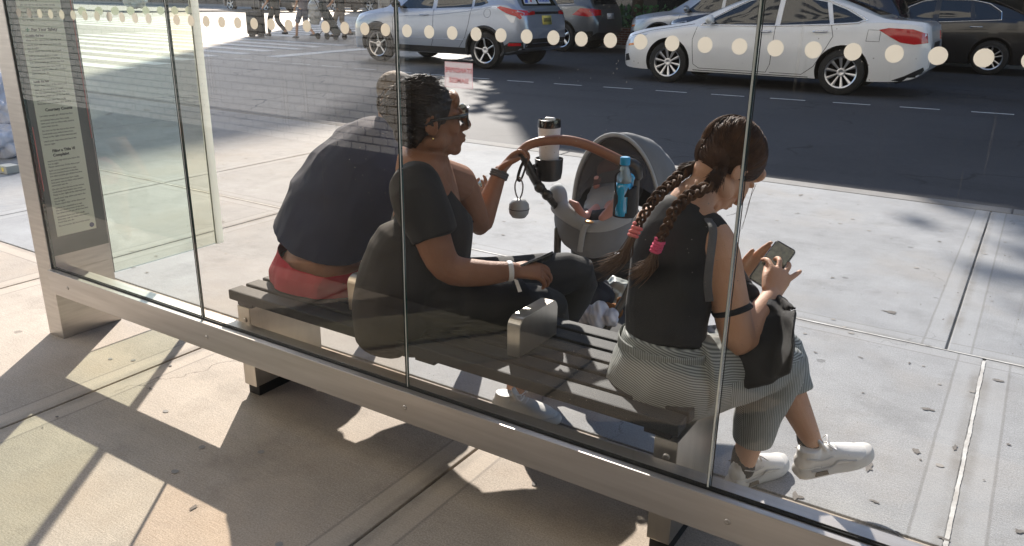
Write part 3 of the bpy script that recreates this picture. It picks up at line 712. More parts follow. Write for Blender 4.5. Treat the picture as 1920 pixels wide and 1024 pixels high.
        lathe(bm, c, A, [(r*.20, .15), (r*.19, .185), (r*.10, .19), (r*.08, .187)], 20)
        s.add('rim', bm, M['rim'], wo, autos=A30)
    def handle(s, x, z):
        h = s.hit(x, z)
        bm = bmesh.new(); tube(bm, [h+V((-.10, -.012, -.004)), h+V((-.05, -.03, 0)), h+V((.05, -.03, 0)), h+V((.10, -.012, .004))], [(.012, .012)]*4, n=3, seg=8); s.add('door_handle', bm, M['chrome'] if s.paint is not M['silver_paint'] else M['silver_paint'])
    def mirror(s, x, z, m=None):
        for sy in (-1, 1):
            h = s.hit(x, z, sy); bm = bmesh.new()
            ball(bm, h+V((-.02, sy*.13, .05)), (.07, .11, .075)); tube(bm, [h, h+V((-.01, sy*.09, .03))], [.022, .02], n=1, seg=8); s.add('mirror', bm, m or s.paint)
def gtext(car, txt, size, x, y, z, m, parent, rear=True):
    b = text_bm(txt, size, .001, 'CENTER', .001); b.transform(frame((x, y, z), (0, 1, 0), (0, 0, 1), (1, 0, 0))); return car.add('lettering', b, m, parent, smooth=False)
# ---- white saloon
c = Car('parked_saloon', 'pearl white four-door saloon with ten-spoke wheels, waiting in the near traffic lane', (-7.50, 16.72, RZ), 1.19, M['pearl_paint'], 4.87,
    [(0, .60), (.03, .68), (.15, .775), (.5, .87), (1.0, .955), (1.30, 1.02), (1.70, 1.215), (2.10, 1.385), (2.5, 1.46), (2.95, 1.47), (3.35, 1.43), (3.75, 1.31), (4.12, 1.16), (4.3, 1.115), (4.6, 1.10), (4.78, 1.07), (4.86, .96), (4.87, .80)],
    [(0, .58), (.15, .70), (.5, .79), (1.0, .87), (1.4, .925), (2.5, .975), (3.5, 1.03), (4.2, 1.065), (4.6, 1.045), (4.78, .99), (4.87, .78)],
    [(0, .36), (.06, .22), (.4, .18), (1.3, .19), (3.4, .20), (4.3, .21), (4.7, .27), (4.87, .42)],
    [(0, .50), (.05, .64), (.2, .79), (.5, .88), (1, .91), (2.5, .915), (4, .905), (4.5, .87), (4.75, .79), (4.87, .66)], (.945, 3.73), .335, 'saloons and crossovers in the traffic', wheel_style=1)
alt = c
def side_glass(c, polys, trim=M['chrome']):
    for p in polys: c.decal('side_window', p, M['car_glass'], off=.004)
side_glass(c, [[(1.50, .965), (1.95, 1.215), (2.2, 1.335), (2.45, 1.385), (2.66, 1.395), (2.66, .985)], [(2.74, .99), (2.74, 1.395), (3.05, 1.385), (3.36, 1.335), (3.47, 1.03)], [(3.53, 1.035), (3.44, 1.31), (3.66, 1.235), (3.93, 1.10), (3.86, 1.065)]])
c.decal('rear_window', [(-.52, 1.165), (.52, 1.165), (.42, 1.39), (-.42, 1.39)], M['car_glass'], 'rear'); c.decal('windscreen', [(-.66, 1.06), (.66, 1.06), (.52, 1.40), (-.52, 1.40)], M['car_glass'], 'front')
c.line('window_trim', [(1.46, .95), (1.95, 1.235), (2.2, 1.355), (2.45, 1.405), (3.05, 1.405), (3.40, 1.350), (3.70, 1.245), (3.99, 1.095), (3.88, 1.05), (3.5, 1.015), (2.7, .97), (1.46, .945)], M['chrome'], .009, off=.004)
c.line('door_seam', [(1.42, .93), (1.36, .72), (1.40, .33), (1.50, .27), (2.60, .27), (2.66, .40), (2.68, .98)], M['seam']); c.line('door_seam', [(2.66, .27), (3.15, .27), (3.32, .40), (3.47, .68), (3.55, .85), (3.50, 1.02)], M['seam'])
c.line('sill_line', [(1.40, .235), (3.25, .235)], M['seam'], .006)
c.line('fuel_door', [(4.02, .80), (4.20, .80), (4.20, .96), (4.03, .96)], M['seam'], .003, closed=True)
c.line('hood_seam', [(.22, .735), (.6, .835), (1.0, .90), (1.35, .96)], M['seam'], .004)
c.handle(2.52, .885); c.handle(3.36, .915)
c.decal('headlight', [(.13, .60), (.20, .70), (.45, .775), (.55, .775), (.38, .68), (.22, .60)], M['lamp_clear']); c.decal('amber_marker', [(.15, .565), (.18, .605), (.30, .62), (.42, .68), (.33, .59)], M['amber'], off=.009)
c.decal('tail_light', [(4.17, .965), (4.30, .995), (4.62, .985), (4.80, .93), (4.83, .80), (4.66, .775), (4.48, .80), (4.34, .87)], M['tail_red']); c.decal('tail_light', [(.35, .83), (.72, .80), (.76, .95), (.38, .95)], M['tail_red'], 'rear')
c.decal('fog_lamp', [(.08, .30), (.10, .42), (.18, .44), (.22, .33)], M['car_black']); c.decal('rear_diffuser', [(4.50, .215), (4.44, .26), (4.60, .33), (4.82, .46), (4.84, .40), (4.72, .29)], M['car_black'])
bp_ = c.decal('plate_recess', [(-.3, .62), (.3, .62), (.3, .80), (-.3, .80)], M['car_black'], 'rear'); c.mirror(1.66, .99)
c.decal('bumper_shade', [(-.6, .40), (.6, .40), (.6, .60), (-.6, .60)], M['pearl_paint'], 'rear', off=.01)  # raised bumper panel in the body paint
# ---- silver crossover ahead of it
h = Car('silver_crossover', 'silver crossover with five-spoke wheels and a yellow licence plate, leading the near lane', (-15.12, 16.78, RZ), 1.235, M['silver_paint'], 4.30,
    [(0, .70), (.04, .80), (.2, .90), (.5, .97), (.9, 1.04), (1.05, 1.08), (1.40, 1.33), (1.8, 1.53), (2.2, 1.60), (3.0, 1.60), (3.6, 1.54), (3.85, 1.47), (4.02, 1.28), (4.14, 1.10), (4.27, 1.03), (4.30, .75)],
    [(0, .68), (.2, .82), (.5, .89), (1.0, .96), (1.4, 1.0), (2.4, 1.04), (3.1, 1.08), (3.6, 1.14), (3.9, 1.14), (4.1, 1.05), (4.25, .98), (4.3, .73)],
    [(0, .38), (.06, .25), (.4, .21), (3.4, .23), (3.9, .28), (4.2, .36), (4.3, .48)],
    [(0, .52), (.05, .65), (.2, .78), (.5, .85), (1, .88), (2.5, .885), (3.6, .885), (4.0, .85), (4.2, .77), (4.3, .66)], (.84, 3.46), .335, 'saloons and crossovers in the traffic', archtrim=True, wheel_style=0)
c = h
side_glass(c, [[(1.38, 1.03), (1.75, 1.36), (2.0, 1.50), (2.22, 1.53), (2.22, 1.05)], [(2.32, 1.055), (2.32, 1.53), (2.9, 1.53), (3.12, 1.50), (3.14, 1.09)], [(3.20, 1.10), (3.18, 1.42), (3.34, 1.32), (3.50, 1.17), (3.36, 1.12)]])
c.decal('rear_window', [(-.60, 1.13), (.60, 1.13), (.50, 1.46), (-.50, 1.46)], M['car_glass'], 'rear')
st = c.decal('window_sticker', [(-.52, 1.16), (-.08, 1.16), (-.10, 1.34), (-.46, 1.34)], M['plate_white'], 'rear', off=.012)
mat('sticker_blue', (.05, .12, .5), .5); mat('sticker_red', (.6, .05, .06), .5)
q_ = c.hitx(-.2, 1.25); c.decal('sticker_mark', [(-.50, 1.18), (-.40, 1.18), (-.32, 1.30), (-.38, 1.31)], M['sticker_blue'], 'rear', off=.016, parent=st); c.decal('sticker_mark', [(-.30, 1.20), (-.26, 1.19), (-.20, 1.27), (-.24, 1.30)], M['sticker_red'], 'rear', off=.016, parent=st)
c.decal('spare', [(-.02, 1.17), (.42, 1.17), (.40, 1.30), (0, 1.30)], M['plate_white'], 'rear', off=.011).name = 'window_lettering_board'
for k in range(7): c.decal('sticker_letter', [(.01+k*.056, 1.20), (.045+k*.056, 1.20), (.045+k*.056, 1.28), (.01+k*.056, 1.28)] if k % 2 else [(.01+k*.056, 1.20), (.045+k*.056, 1.20), (.027+k*.056, 1.28)], M['sticker_blue'], 'rear', off=.016)
c.decal('windscreen', [(-.62, 1.10), (.62, 1.10), (.5, 1.5), (-.5, 1.5)], M['car_glass'], 'front')
c.line('door_seam', [(1.30, 1.0), (1.26, .8), (1.28, .40), (1.40, .33), (2.2, .33), (2.27, .5), (2.27, 1.04)], M['seam']); c.line('door_seam', [(2.27, .33), (2.85, .33), (3.02, .55), (3.10, .78), (3.16, 1.08)], M['seam'])
c.decal('sill_cladding', [(1.22, .235), (1.22, .36), (3.05, .36), (3.05, .245)], M['car_black']); c.decal('bumper_cladding', [(3.86, .30), (3.86, .42), (4.0, .50), (4.22, .50), (4.22, .37)], M['car_black'])
c.decal('bumper_cladding', [(-.70, .40), (.70, .40), (.70, .56), (-.70, .56)], M['car_black'], 'rear'); c.decal('reflector', [(3.96, .43), (3.97, .48), (4.19, .49), (4.19, .44)], M['tail_red'], off=.012)
c.decal('tail_light', [(3.72, 1.09), (3.78, 1.12), (4.14, 1.05), (4.20, .92), (4.17, .90), (4.10, .95), (3.92, 1.0)], M['tail_red']); c.decal('lamp_lens', [(3.88, .985), (4.10, .945), (4.08, .84), (4.02, .84)], M['lamp_clear'], off=.005)
c.decal('tail_light', [(-.80, .96), (-.44, .98), (-.44, 1.04), (-.78, 1.06)], M['tail_red'], 'rear'); c.decal('tail_light', [(.80, .96), (.44, .98), (.44, 1.04), (.78, 1.06)], M['tail_red'], 'rear')
c.decal('garnish', [(-.43, .985), (.43, .985), (.43, 1.03), (-.43, 1.03)], M['car_black'], 'rear')
pl = c.decal('licence_plate', [(-.19, .80), (.13, .80), (.13, .96), (-.19, .96)], M['plate_yellow'], 'rear', off=.014, step=1)
for k in range(6): c.decal('plate_letter', [(-.155+k*.045, .85), (-.13+k*.045, .85), (-.13+k*.045, .92), (-.155+k*.045, .92)], M['car_black'], 'rear', off=.018, parent=pl, step=1)
c.line('fuel_door', [(3.52+.075*cos(k*pi/8), .99+.075*sin(k*pi/8)) for k in range(16)], M['seam'], .003, closed=True)
c.line('crease', [(1.2, .88), (2.2, .92), (3.1, 1.02), (3.6, 1.10)], M['silver_paint'], .006); c.line('crease', [(1.3, .50), (3.0, .50)], M['silver_paint'], .008)
c.handle(2.05, .93); c.mirror(1.42, 1.06, M['car_black']); c.decal('headlight', [(.06, .72), (.12, .80), (.45, .875), (.50, .86), (.3, .76)], M['lamp_clear'])
# generic far cars built from the same routine
SUVtop = [(0, .78), (.04, .88), (.3, .98), (.9, 1.08), (1.15, 1.12), (1.6, 1.42), (1.95, 1.62), (2.5, 1.69), (3.6, 1.66), (4.1, 1.58), (4.3, 1.35), (4.45, 1.12), (4.58, 1.02), (4.6, .8)]
SUVbelt = [(0, .75), (.3, .88), (1.0, .98), (1.5, 1.03), (3.3, 1.10), (4.1, 1.13), (4.4, 1.06), (4.6, .78)]
SUVbot = [(0, .42), (.08, .28), (.4, .23), (3.8, .25), (4.3, .3), (4.6, .48)]
SUVwid = [(0, .55), (.05, .68), (.2, .81), (.5, .9), (1, .93), (2.5, .935), (3.8, .93), (4.3, .88), (4.5, .80), (4.6, .68)]
def suv(name, label, loc, sc, paint, **k):
    c = Car(name, label, loc, sc, paint, 4.6, SUVtop, SUVbelt, SUVbot, SUVwid, (.92, 3.68), .36, 'saloons and crossovers in the traffic', archtrim=k.get('trim', True), wheel_style=2)
    side_glass(c, [[(1.52, 1.06), (1.95, 1.42), (2.15, 1.56), (2.42, 1.60), (2.42, 1.08)], [(2.5, 1.085), (2.5, 1.60), (3.2, 1.58), (3.34, 1.12)], [(3.42, 1.13), (3.34, 1.56), (3.8, 1.52), (3.98, 1.17)]])
    c.decal('rear_window', [(-.62, 1.15), (.62, 1.15), (.52, 1.5), (-.52, 1.5)], M['car_glass'], 'rear'); c.decal('windscreen', [(-.68, 1.15), (.68, 1.15), (.55, 1.6), (-.55, 1.6)], M['car_glass'], 'front')
    c.line('window_trim', [(1.46, 1.04), (3.4, 1.11), (4.03, 1.15)], M['chrome'], .010, off=.004)
    c.line('door_seam', [(1.42, 1.0), (1.38, .8), (1.42, .40), (2.40, .35), (2.46, 1.06)], M['seam'], .005); c.line('door_seam', [(2.46, .35), (3.05, .38), (3.25, .7), (3.38, 1.1)], M['seam'], .005)
    c.handle(2.28, .96); c.handle(3.12, .98); c.mirror(1.62, 1.10)
    c.decal('headlight', [(.06, .72), (.12, .86), (.50, .93), (.52, .88), (.30, .74)], M['lamp_clear']); c.decal('amber_marker', [(.07, .68), (.09, .73), (.24, .75), (.2, .70)], M['amber'], off=.009)
    c.decal('tail_light', [(3.98, .90), (4.18, 1.06), (4.48, 1.05), (4.54, .90), (4.4, .86)], M['tail_red']); c.decal('tail_light', [(-.86, .88), (-.52, .90), (-.52, 1.02), (-.82, 1.05)], M['tail_red'], 'rear')
    c.decal('bumper_cladding', [(4.06, .30), (4.06, .50), (4.5, .52), (4.5, .40)], M['car_black']); c.decal('licence_plate', [(-.2, .80), (.16, .80), (.16, .94), (-.2, .94)], M['plate_white'], 'rear', off=.014, step=1)
    c.decal('front_cladding', [(.06, .36), (.08, .55), (.2, .6), (.26, .38)], M['car_black']); c.decal('grille', [(-.5, .55), (.5, .55), (.52, .80), (-.52, .80)], M['car_black'], 'front')
    return c
suv('dark_grey_crossover', 'dark grey crossover with fat five-spoke wheels parked behind the silver crossover', (-16.9, 23.25, RZ), 1.20, M['grey_paint'], trim=False)
suv('pale_crossover', 'pale silver crossover whose bonnet shows between the white saloon and the planter', (-10.45, 23.35, RZ), 1.15, M['light_silver_paint'])
suv('navy_crossover', 'dark navy crossover half hidden behind the white saloon, its headlight showing', (-7.98, 20.15, RZ), 1.18, M['navy_paint'])
j = Car('black_saloon', 'black four-door saloon with a chrome window line, parked at the far kerb on the right', (-5.33, 23.4, RZ), 1.19, M['black_paint'], 4.55,
    [(0, .60), (.03, .70), (.2, .82), (.6, .90), (1.1, .97), (1.3, 1.02), (1.7, 1.23), (2.1, 1.40), (2.5, 1.46), (3.0, 1.46), (3.35, 1.41), (3.7, 1.28), (4.0, 1.13), (4.2, 1.08), (4.45, 1.05), (4.54, .93), (4.55, .75)],
    [(0, .58), (.2, .74), (.6, .83), (1.3, .93), (2.5, .98), (3.5, 1.02), (4.1, 1.02), (4.45, .97), (4.55, .73)], [(0, .34), (.06, .22), (.4, .18), (4.0, .20), (4.4, .28), (4.55, .4)],
    [(0, .5), (.05, .64), (.2, .78), (.5, .86), (1, .89), (2.5, .895), (3.8, .885), (4.3, .82), (4.55, .64)], (.90, 3.53), .33, 'saloons and crossovers in the traffic', wheel_style=3)
c = j
side_glass(c, [[(1.50, .97), (1.95, 1.24), (2.15, 1.335), (2.40, 1.375), (2.40, .99)], [(2.50, .995), (2.50, 1.38), (3.0, 1.375), (3.08, 1.03)], [(3.15, 1.035), (3.08, 1.365), (3.32, 1.31), (3.52, 1.18), (3.56, 1.06)]])
c.line('window_trim', [(1.42, .95), (1.95, 1.265), (2.15, 1.36), (2.40, 1.40), (3.05, 1.395), (3.35, 1.335), (3.58, 1.19), (3.60, 1.04), (2.5, .97), (1.42, .945)], M['chrome'], .010, off=.004)
c.line('door_seam', [(2.45, .3), (2.45, .98)], M['seam']); c.handle(2.28, .88); c.handle(3.2, .9); c.mirror(1.6, .98)
c.decal('tail_light', [(4.15, .80), (4.18, .93), (4.42, .92), (4.5, .82)], M['tail_red']); c.decal('rear_window', [(-.5, 1.12), (.5, 1.12), (.42, 1.36), (-.42, 1.36)], M['car_glass'], 'rear'); c.decal('windscreen', [(-.64, 1.05), (.64, 1.05), (.52, 1.38), (-.52, 1.38)], M['car_glass'], 'front')
c.decal('headlight', [(.08, .62), (.14, .74), (.45, .80), (.42, .7), (.25, .62)], M['lamp_clear'])
# far vehicles whose lower halves cross the top of the picture
suv('distant_wagon', 'taupe estate car crossing far up the street at the top left', (-57.5, 46.6, RZ), 1.5, mat('taupe_paint', (.13, .12, .11), .35, .3, coat=1))
suv('distant_taxi', 'dark estate car with a yellow plate far beyond the lamp post', (-52.5, 53.2, RZ), 1.45, mat('brown_paint', (.05, .04, .035), .35, .3, coat=1))
# ================================================================ far side of the street
bf = thing('shopfront_building', 'dark shopfront building along the far pavement', 'building', (6, 30, 0))
mat('shop_dark', (.035, .032, .030), .6, c2=(.05, .045, .04), nscale=1.5); mat('shop_glass', (.02, .024, .028), .08, spec=.8); mat('awning', (.10, .02, .045), .7); mat('blue_post', (.02, .04, .12), .45)
mat('bark', (.07, .052, .038), .9, c2=(.04, .03, .022), nscale=10, stretch=(6, 6, 1), bump=.8, bscale=20)
mat('leaf', (.045, .09, .022), .6, c2=(.08, .13, .03), nscale=1.2)
bm = bmesh.new(); box(bm, -21.5, 42, 29.4, 44, -.1, 17); part('wall', bm, M['shop_dark'], bf, smooth=False)
bm = bmesh.new()
wn = thing_w = None
for i in range(15):
    bm = bmesh.new(); box(bm, -20.7+i*4.1, -17.3+i*4.1, 29.34, 29.395, .5, 3.1); part('shop_window', bm, M['shop_glass'], bf, smooth=False)
for i in range(6):
    bm = bmesh.new(); x = -11.3+i*8.2; prism(bm, [V((x, 29.35, 3.3)), V((x, 28.0, 2.75)), V((x, 28.0, 2.6)), V((x, 29.35, 2.6))], V((6.5, 0, 0))); part('awning', bm, M['awning'], bf, smooth=False)
bl = thing('corner_building', 'brown stone building far off beyond the crossing', 'building', (-80, 70, 0))
bm = bmesh.new(); box(bm, -130, -66, 60, 100, -.1, 12); part('wall', bm, M['shop_dark'], bl, smooth=False)
for i, (x0, x1, hh, lb) in enumerate(((-55.2, -54.5, 45, 'left one of the two slim dark towers beyond the crossing'), (-52.2, -51.1, 45, 'right one of the two slim dark towers beyond the crossing'))):  # invented slim blocks, added to cast shade streaks on the left road
    bm = bmesh.new(); box(bm, x0, x1, 60, 66, -.1, hh); tw = part('slim_tower', bm, M['shop_dark'], None, smooth=False); tag(tw, lb, 'tower', 'slim towers beyond the crossing')
bm = bmesh.new()
for i in range(12):
    box(bm, -128+i*5.4, -125+i*5.4, 59.93, 59.995, .8, 3.6)
    b1 = bm; part('window', b1, M['shop_glass'], bl, smooth=False); bm = bmesh.new()
bm.free()
b3 = thing('terrace_building', 'row building closing the avenue beyond the crosswalks', 'building', (-30, 95, 0))
bm = bmesh.new(); box(bm, -60, 10, 95, 110, -.1, 9); part('wall', bm, M['shop_dark'], b3, smooth=False)
bm = bmesh.new()
for i in range(12): box(bm, -58+i*5.6, -55+i*5.6, 94.93, 94.995, .8, 3.4); part('window', bm, M['shop_glass'], b3, smooth=False); bm = bmesh.new()
bm.free()
# street trees: trunk, limbs, leafy crown
def tree(loc, h, cr, cz, n, seed, label, trunk_r=.16, leaf=.2):
    R = random.Random(seed); t = thing('street_tree', label, 'tree', loc, 0, 'street trees across the road')
    o = V(loc); bm = bmesh.new()
    top = o+V((R.uniform(-.4, .4), R.uniform(-.4, .4), h*.6))
    tube(bm, [o+V((0, 0, -.05)), o+V((.05, 0, h*.2)), o+V((.1, .1, h*.4)), top], [trunk_r*1.35, trunk_r, trunk_r*.85, trunk_r*.6], n=4, seg=10)
    clumps = []
    for i in range(26):
        a = R.uniform(0, 2*pi); q = R.random()**.6; zz = R.uniform(-1, 1)
        p = o+V((cos(a)*cr*q*sqrt(max(.05, 1-zz*zz*.8)), sin(a)*cr*q*sqrt(max(.05, 1-zz*zz*.8)), h-cz+zz*cz))
        clumps.append((p, cr*R.uniform(.22, .42)))
        s0 = o.lerp(top, R.uniform(.55, 1)); tube(bm, [s0, s0.lerp(p, .5)+V((0, 0, .4)), p], [trunk_r*.35, trunk_r*.2, .02], n=3, seg=6)
    part('trunk', bm, M['bark'], t)
    bm = bmesh.new()
    for i in range(n):
        p, r = R.choice(clumps); d = V((R.gauss(0, 1), R.gauss(0, 1), R.gauss(0, 1))); d.normalize(); c = p+d*r*R.random()**.4
        u = V((R.gauss(0, 1), R.gauss(0, 1), R.gauss(0, .6))).normalized(); v = u.orthogonal().normalized(); s = leaf*R.uniform(.6, 1.3)
        bm.faces.new([bm.verts.new(c+u*s), bm.verts.new(c+v*s*.5), bm.verts.new(c-u*s), bm.verts.new(c-v*s*.5)])
    part('crown', bm, M['leaf'], t, smooth=False); return t
tree((-11.75, 25.9, 0), 14.5, 5.6, 5.0, 15000, 1, 'slim street tree rising from the brick planter across the road', leaf=.26)
tree((-4.0, 26.1, 0), 14.5, 5.4, 5.0, 15000, 2, 'street tree behind the black saloon on the far pavement', .14, .26)
tree((-15.9, 26.3, 0), 13.5, 4.2, 4.0, 4200, 6, 'street tree behind the silver crossover leading the near lane', .14, .24)
tree((-24.5, 44.0, -.1), 21, 4.6, 5.5, 2300, 3, 'thin tree far down the avenue beside the lamp post', .2, .25)
tree((4.0, 26.1, 0), 14.5, 5.2, 5.0, 12000, 5, 'street tree beyond the right end of the far kerb', .14, .26)
pb = thing('brick_planter', 'low red brick planter around the tree at the far kerb', 'planter', (-11.75, 25.7, 0))
bm = bmesh.new()
for a in ((-12.9, -10.2, 25.05, 25.27), (-12.9, -10.2, 26.5, 26.72), (-12.9, -12.68, 25.272, 26.498), (-10.42, -10.2, 25.272, 26.498)): box(bm, a[0], a[1], a[2], a[3], 0, .55)
part('wall', bm, M['red_brick'], pb, smooth=False)
bm = bmesh.new(); box(bm, -12.68, -10.42, 25.272, 26.498, .3, .48); part('soil', bm, mat('soil', (.03, .022, .016), .95, bump=.5), pb, smooth=False)
R = random.Random(5); bm = bmesh.new()
for i in range(420):
    c = V((R.uniform(-12.6, -10.3), R.uniform(25.2, 26.5), .5+R.random()**1.5*.75)); u = V((R.gauss(0, 1), R.gauss(0, 1), R.gauss(0, 1))).normalized(); v = u.orthogonal().normalized(); s = R.uniform(.05, .12)
    bm.faces.new([bm.verts.new(c+u*s), bm.verts.new(c+v*s*.5), bm.verts.new(c-u*s), bm.verts.new(c-v*s*.5)])
pt = part('planter_shrubs', bm, mat('shrub_leaf', (.02, .10, .05), .55, c2=(.04, .12, .03), nscale=4), None, smooth=False); tag(pt, 'dark green shrubs growing in the brick planter', 'shrub')
# scaffold-shed posts
for i, (x, lb) in enumerate(((-3.45, 'blue steel post standing just left of the black saloon roof'), (1.5, 'blue steel post at the far right of the shopfront'))):
    bm = bmesh.new(); cyl(bm, V((x, 27.6, .0)), V((x, 27.6, 3.4)), .09, seg=14); box(bm, x-.2, x+.2, 27.4, 27.8, 0.001, .05); p = part('shed_post', bm, M['blue_post']); tag(p, lb, 'post', 'blue posts on the far pavement')
# lamp post with control box
lp = thing('lamp_post', 'grey lamp post with a control box at the crossing corner', 'lamp post', (0, 0, 0)); P0 = atG(716, 24, -.1)
P0 = at(716, 24, 25.5); P0.z = -.1; lp.location = P0
mat('post_grey', (.34, .33, .31), .6, c2=(.28, .27, .25), nscale=5)
bm = bmesh.new(); lathe(bm, P0, (0, 0, 1), [(.22, 0), (.22, .35), (.14, .42), (.13, 2.5), (.10, 6), (.06, 8)], 16); part('shaft', bm, M['post_grey'], lp)
bm = bmesh.new(); box(bm, P0.x+.15, P0.x+.62, P0.y-.2, P0.y+.2, 1.02, 1.85, bev=.02); part('control_box', bm, M['post_grey'], lp, smooth=False)
bm = bmesh.new(); tube(bm, [P0+V((0, 0, 7.9)), P0+V((.1, -.8, 8.5)), P0+V((.2, -2, 8.6))], [.06, .05, .05], n=4, seg=8); ball(bm, P0+V((.2, -2.2, 8.5)), (.16, .4, .1)); part('lamp_head', bm, M['post_grey'], lp)
# ================================================================ people
def skin(name, c, c2):
    m = mat(name, c, .55, 0, c2=c2, nscale=14, namp=.6, bump=.22, bscale=260); b = m.node_tree.nodes['Principled BSDF']
    b.inputs['Specular IOR Level'].default_value = .3; b.inputs['Subsurface Weight'].default_value = .12; b.inputs['Subsurface Radius'].default_value = (.02, .008, .004); b.inputs['Subsurface Scale'].default_value = .4; return m
skin('skin_brown', (.33, .165, .10), (.28, .135, .078)); skin('skin_tan', (.62, .37, .25), (.56, .32, .205)); skin('skin_fair', (.42, .26, .19), (.38, .22, .155)); skin('skin_baby', (.62, .33, .27), (.58, .28, .22))
mat('hair_black', (.010, .007, .006), .55, c2=(.022, .014, .010), nscale=30); mat('hair_brown', (.026, .013, .008), .55, c2=(.075, .034, .017), nscale=14, spec=.25); mat('hair_light', (.12, .060, .030), .68, c2=(.045, .022, .012), nscale=26, spec=.15)
mat('hair_tip', (.16, .085, .04), .45, c2=(.08, .04, .02), nscale=9); mat('hair_grey', (.12, .10, .085), .7, c2=(.2, .17, .14), nscale=60, bump=.4, bscale=300)
def cloth(name, c, c2=None, r=.85, bs=350, bmp=.10, sheen=.05): return mat(name, c, r, 0, c2=c2 or tuple(q*.75 for q in c), nscale=5, bump=bmp, bscale=bs, sheen=sheen)
cloth('navy_cotton', (.013, .022, .066), (.010, .017, .05)); cloth('black_cotton', (.013, .013, .014)); cloth('black_jersey', (.012, .013, .013)); cloth('red_cotton', (.46, .025, .055), (.34, .018, .04)); cloth('grey_elastic', (.35, .36, .34)); cloth('belt_black', (.02, .018, .016), r=.5)
cloth('white_leather', (.72, .71, .69), (.64, .63, .60), r=.5, bs=90, bmp=.08, sheen=0); cloth('white_mesh', (.62, .62, .61), (.5, .5, .5), r=.8, bs=500, bmp=.6); cloth('shoe_sole', (.70, .69, .66), r=.6, bs=50, bmp=.05); cloth('sock_black', (.02, .02, .022)); cloth('canvas_black', (.016, .017, .018), r=.8, bs=600, bmp=.5)
mat('lens_dark', (.008, .008, .009), .05, spec=.9); mat('gloss_black', (.01, .01, .01), .15, coat=.6); mat('gold', (.8, .6, .25), .25, 1); mat('plastic_white', (.8, .8, .8), .4); mat('screen', (.10, .13, .12), .06, spec=.8, c2=(.22, .26, .22), nscale=60)
mat('scrunchie_pink', (.80, .10, .22), .85, bump=.6, bscale=300); mat('scrunchie_coral', (.85, .25, .24), .85, bump=.6, bscale=300); mat('wrist_grey', (.10, .10, .105), .7, bump=.4, bscale=400)
def person(name_label, loc, group=None): return thing('person', name_label, 'person', loc, 0, group)
def ortho(d, n):
    d = V(d).normalized(); n = V(n); n = (n-d*n.dot(d)).normalized(); return d, n
def hand(bm, w, d, n, th, s=1.0, curl=(.35, .4, .45, .5), spread=.10, tc=(.75, .25), first=0.0):
    """w wrist, d towards fingertips, n out of the palm, th towards the thumb"""
    d, n = ortho(d, n); t2 = n.cross(d)
    if t2.dot(V(th)) < 0: t2 = -t2
    th = t2; w = V(w)
    tube(bm, [w-d*.01*s, w+d*.03*s, w+d*.065*s, w+d*.088*s], [(.026*s, .019*s), (.034*s, .018*s), (.041*s, .016*s), (.040*s, .0135*s)], side=th, n=3, seg=14)
    for i, L in enumerate((.074, .083, .077, .060)):
        b0 = w+d*(.088-.004*abs(i-1))*s+th*(.030-.0205*i)*s; lat = th*(spread*(1.3-i))
        P = [b0-d*.018*s, b0]; a = first; q = b0
        for k, fr_ in enumerate((.46, .30, .24)):
            a += (curl[i] if isinstance(curl[i], (int, float)) else curl[i][k])
            dd = (d*cos(a)+n*sin(a)+lat*cos(a)).normalized(); q = q+dd*L*fr_*s; P.append(q)
        tube(bm, P, [.0098*s, .0098*s, .0090*s, .0080*s, .0068*s], n=2, seg=10)
    b0 = w+d*.022*s+th*.024*s; d1 = (d*cos(tc[0])+th*sin(tc[0])+n*.35).normalized(); d2 = (d*cos(tc[1])+th*sin(tc[1])+n*.5).normalized()
    tube(bm, [b0-d*.008*s, b0+d1*.034*s, b0+d1*.034*s+d2*.030*s, b0+d1*.034*s+d2*.054*s], [.014*s, .0125*s, .0105*s, .0078*s], n=2, seg=10)
def head(bm, c, f, u, sc=1.0, ear=True):
    f, u = ortho(f, u); s = f.cross(u); c = V(c); ax = (s, f, u)
    q = lambda a, b, h: c+(s*a+f*b+u*h)*sc
    def el(p, r, axx=ax): ball(bm, p, tuple(x*sc for x in r), axx, 24)
    el(q(0, -.018, .032), (.076, .097, .083)); el(q(0, .022, -.022), (.063, .070, .090)); el(q(0, .070, -.098), (.026, .022, .020))
    for k in (-1, 1):
        el(q(k*.036, .058, -.022), (.028, .028, .030)); el(q(k*.050, .010, -.060), (.022, .045, .028)); el(q(k*.030, .070, .018), (.022, .018, .010))
        el(q(k*.013, .108, -.030), (.010, .012, .009))
        if ear:
            el(q(k*.076, -.012, -.010), (.007, .017, .030)); P = [q(k*.080, -.012+.017*cos(t_), -.008+.030*sin(t_)) for t_ in [radians(x) for x in range(-60, 230, 30)]]
            tube(bm, P, [.0045*sc], n=2, seg=8)
    tube(bm, [q(0, .092, .022), q(0, .104, .0), q(0, .120, -.026), q(0, .108, -.038)], [(.008*sc, .008*sc), (.009*sc, .010*sc), (.012*sc, .010*sc), (.010*sc, .006*sc)], side=s, n=3, seg=10)
    el(q(0, .066, -.070), (.036, .031, .036)); el(q(0, .058, -.040), (.042, .034, .035)); el(q(0, .050, -.095), (.040, .030, .018))
    el(q(0, .098, -.058), (.024, .011, .0065)); el(q(0, .096, -.071), (.021, .012, .0075)); el(q(0, .088, -.05), (.03, .01, .018)); el(q(0, .074, .055), (.05, .02, .03))
    return s
def strand(bm, P, r, seg=5, n=3): tube(bm, P, [r]*(len(P)-1)+[r*.4], n=n, seg=seg, cap='flat')
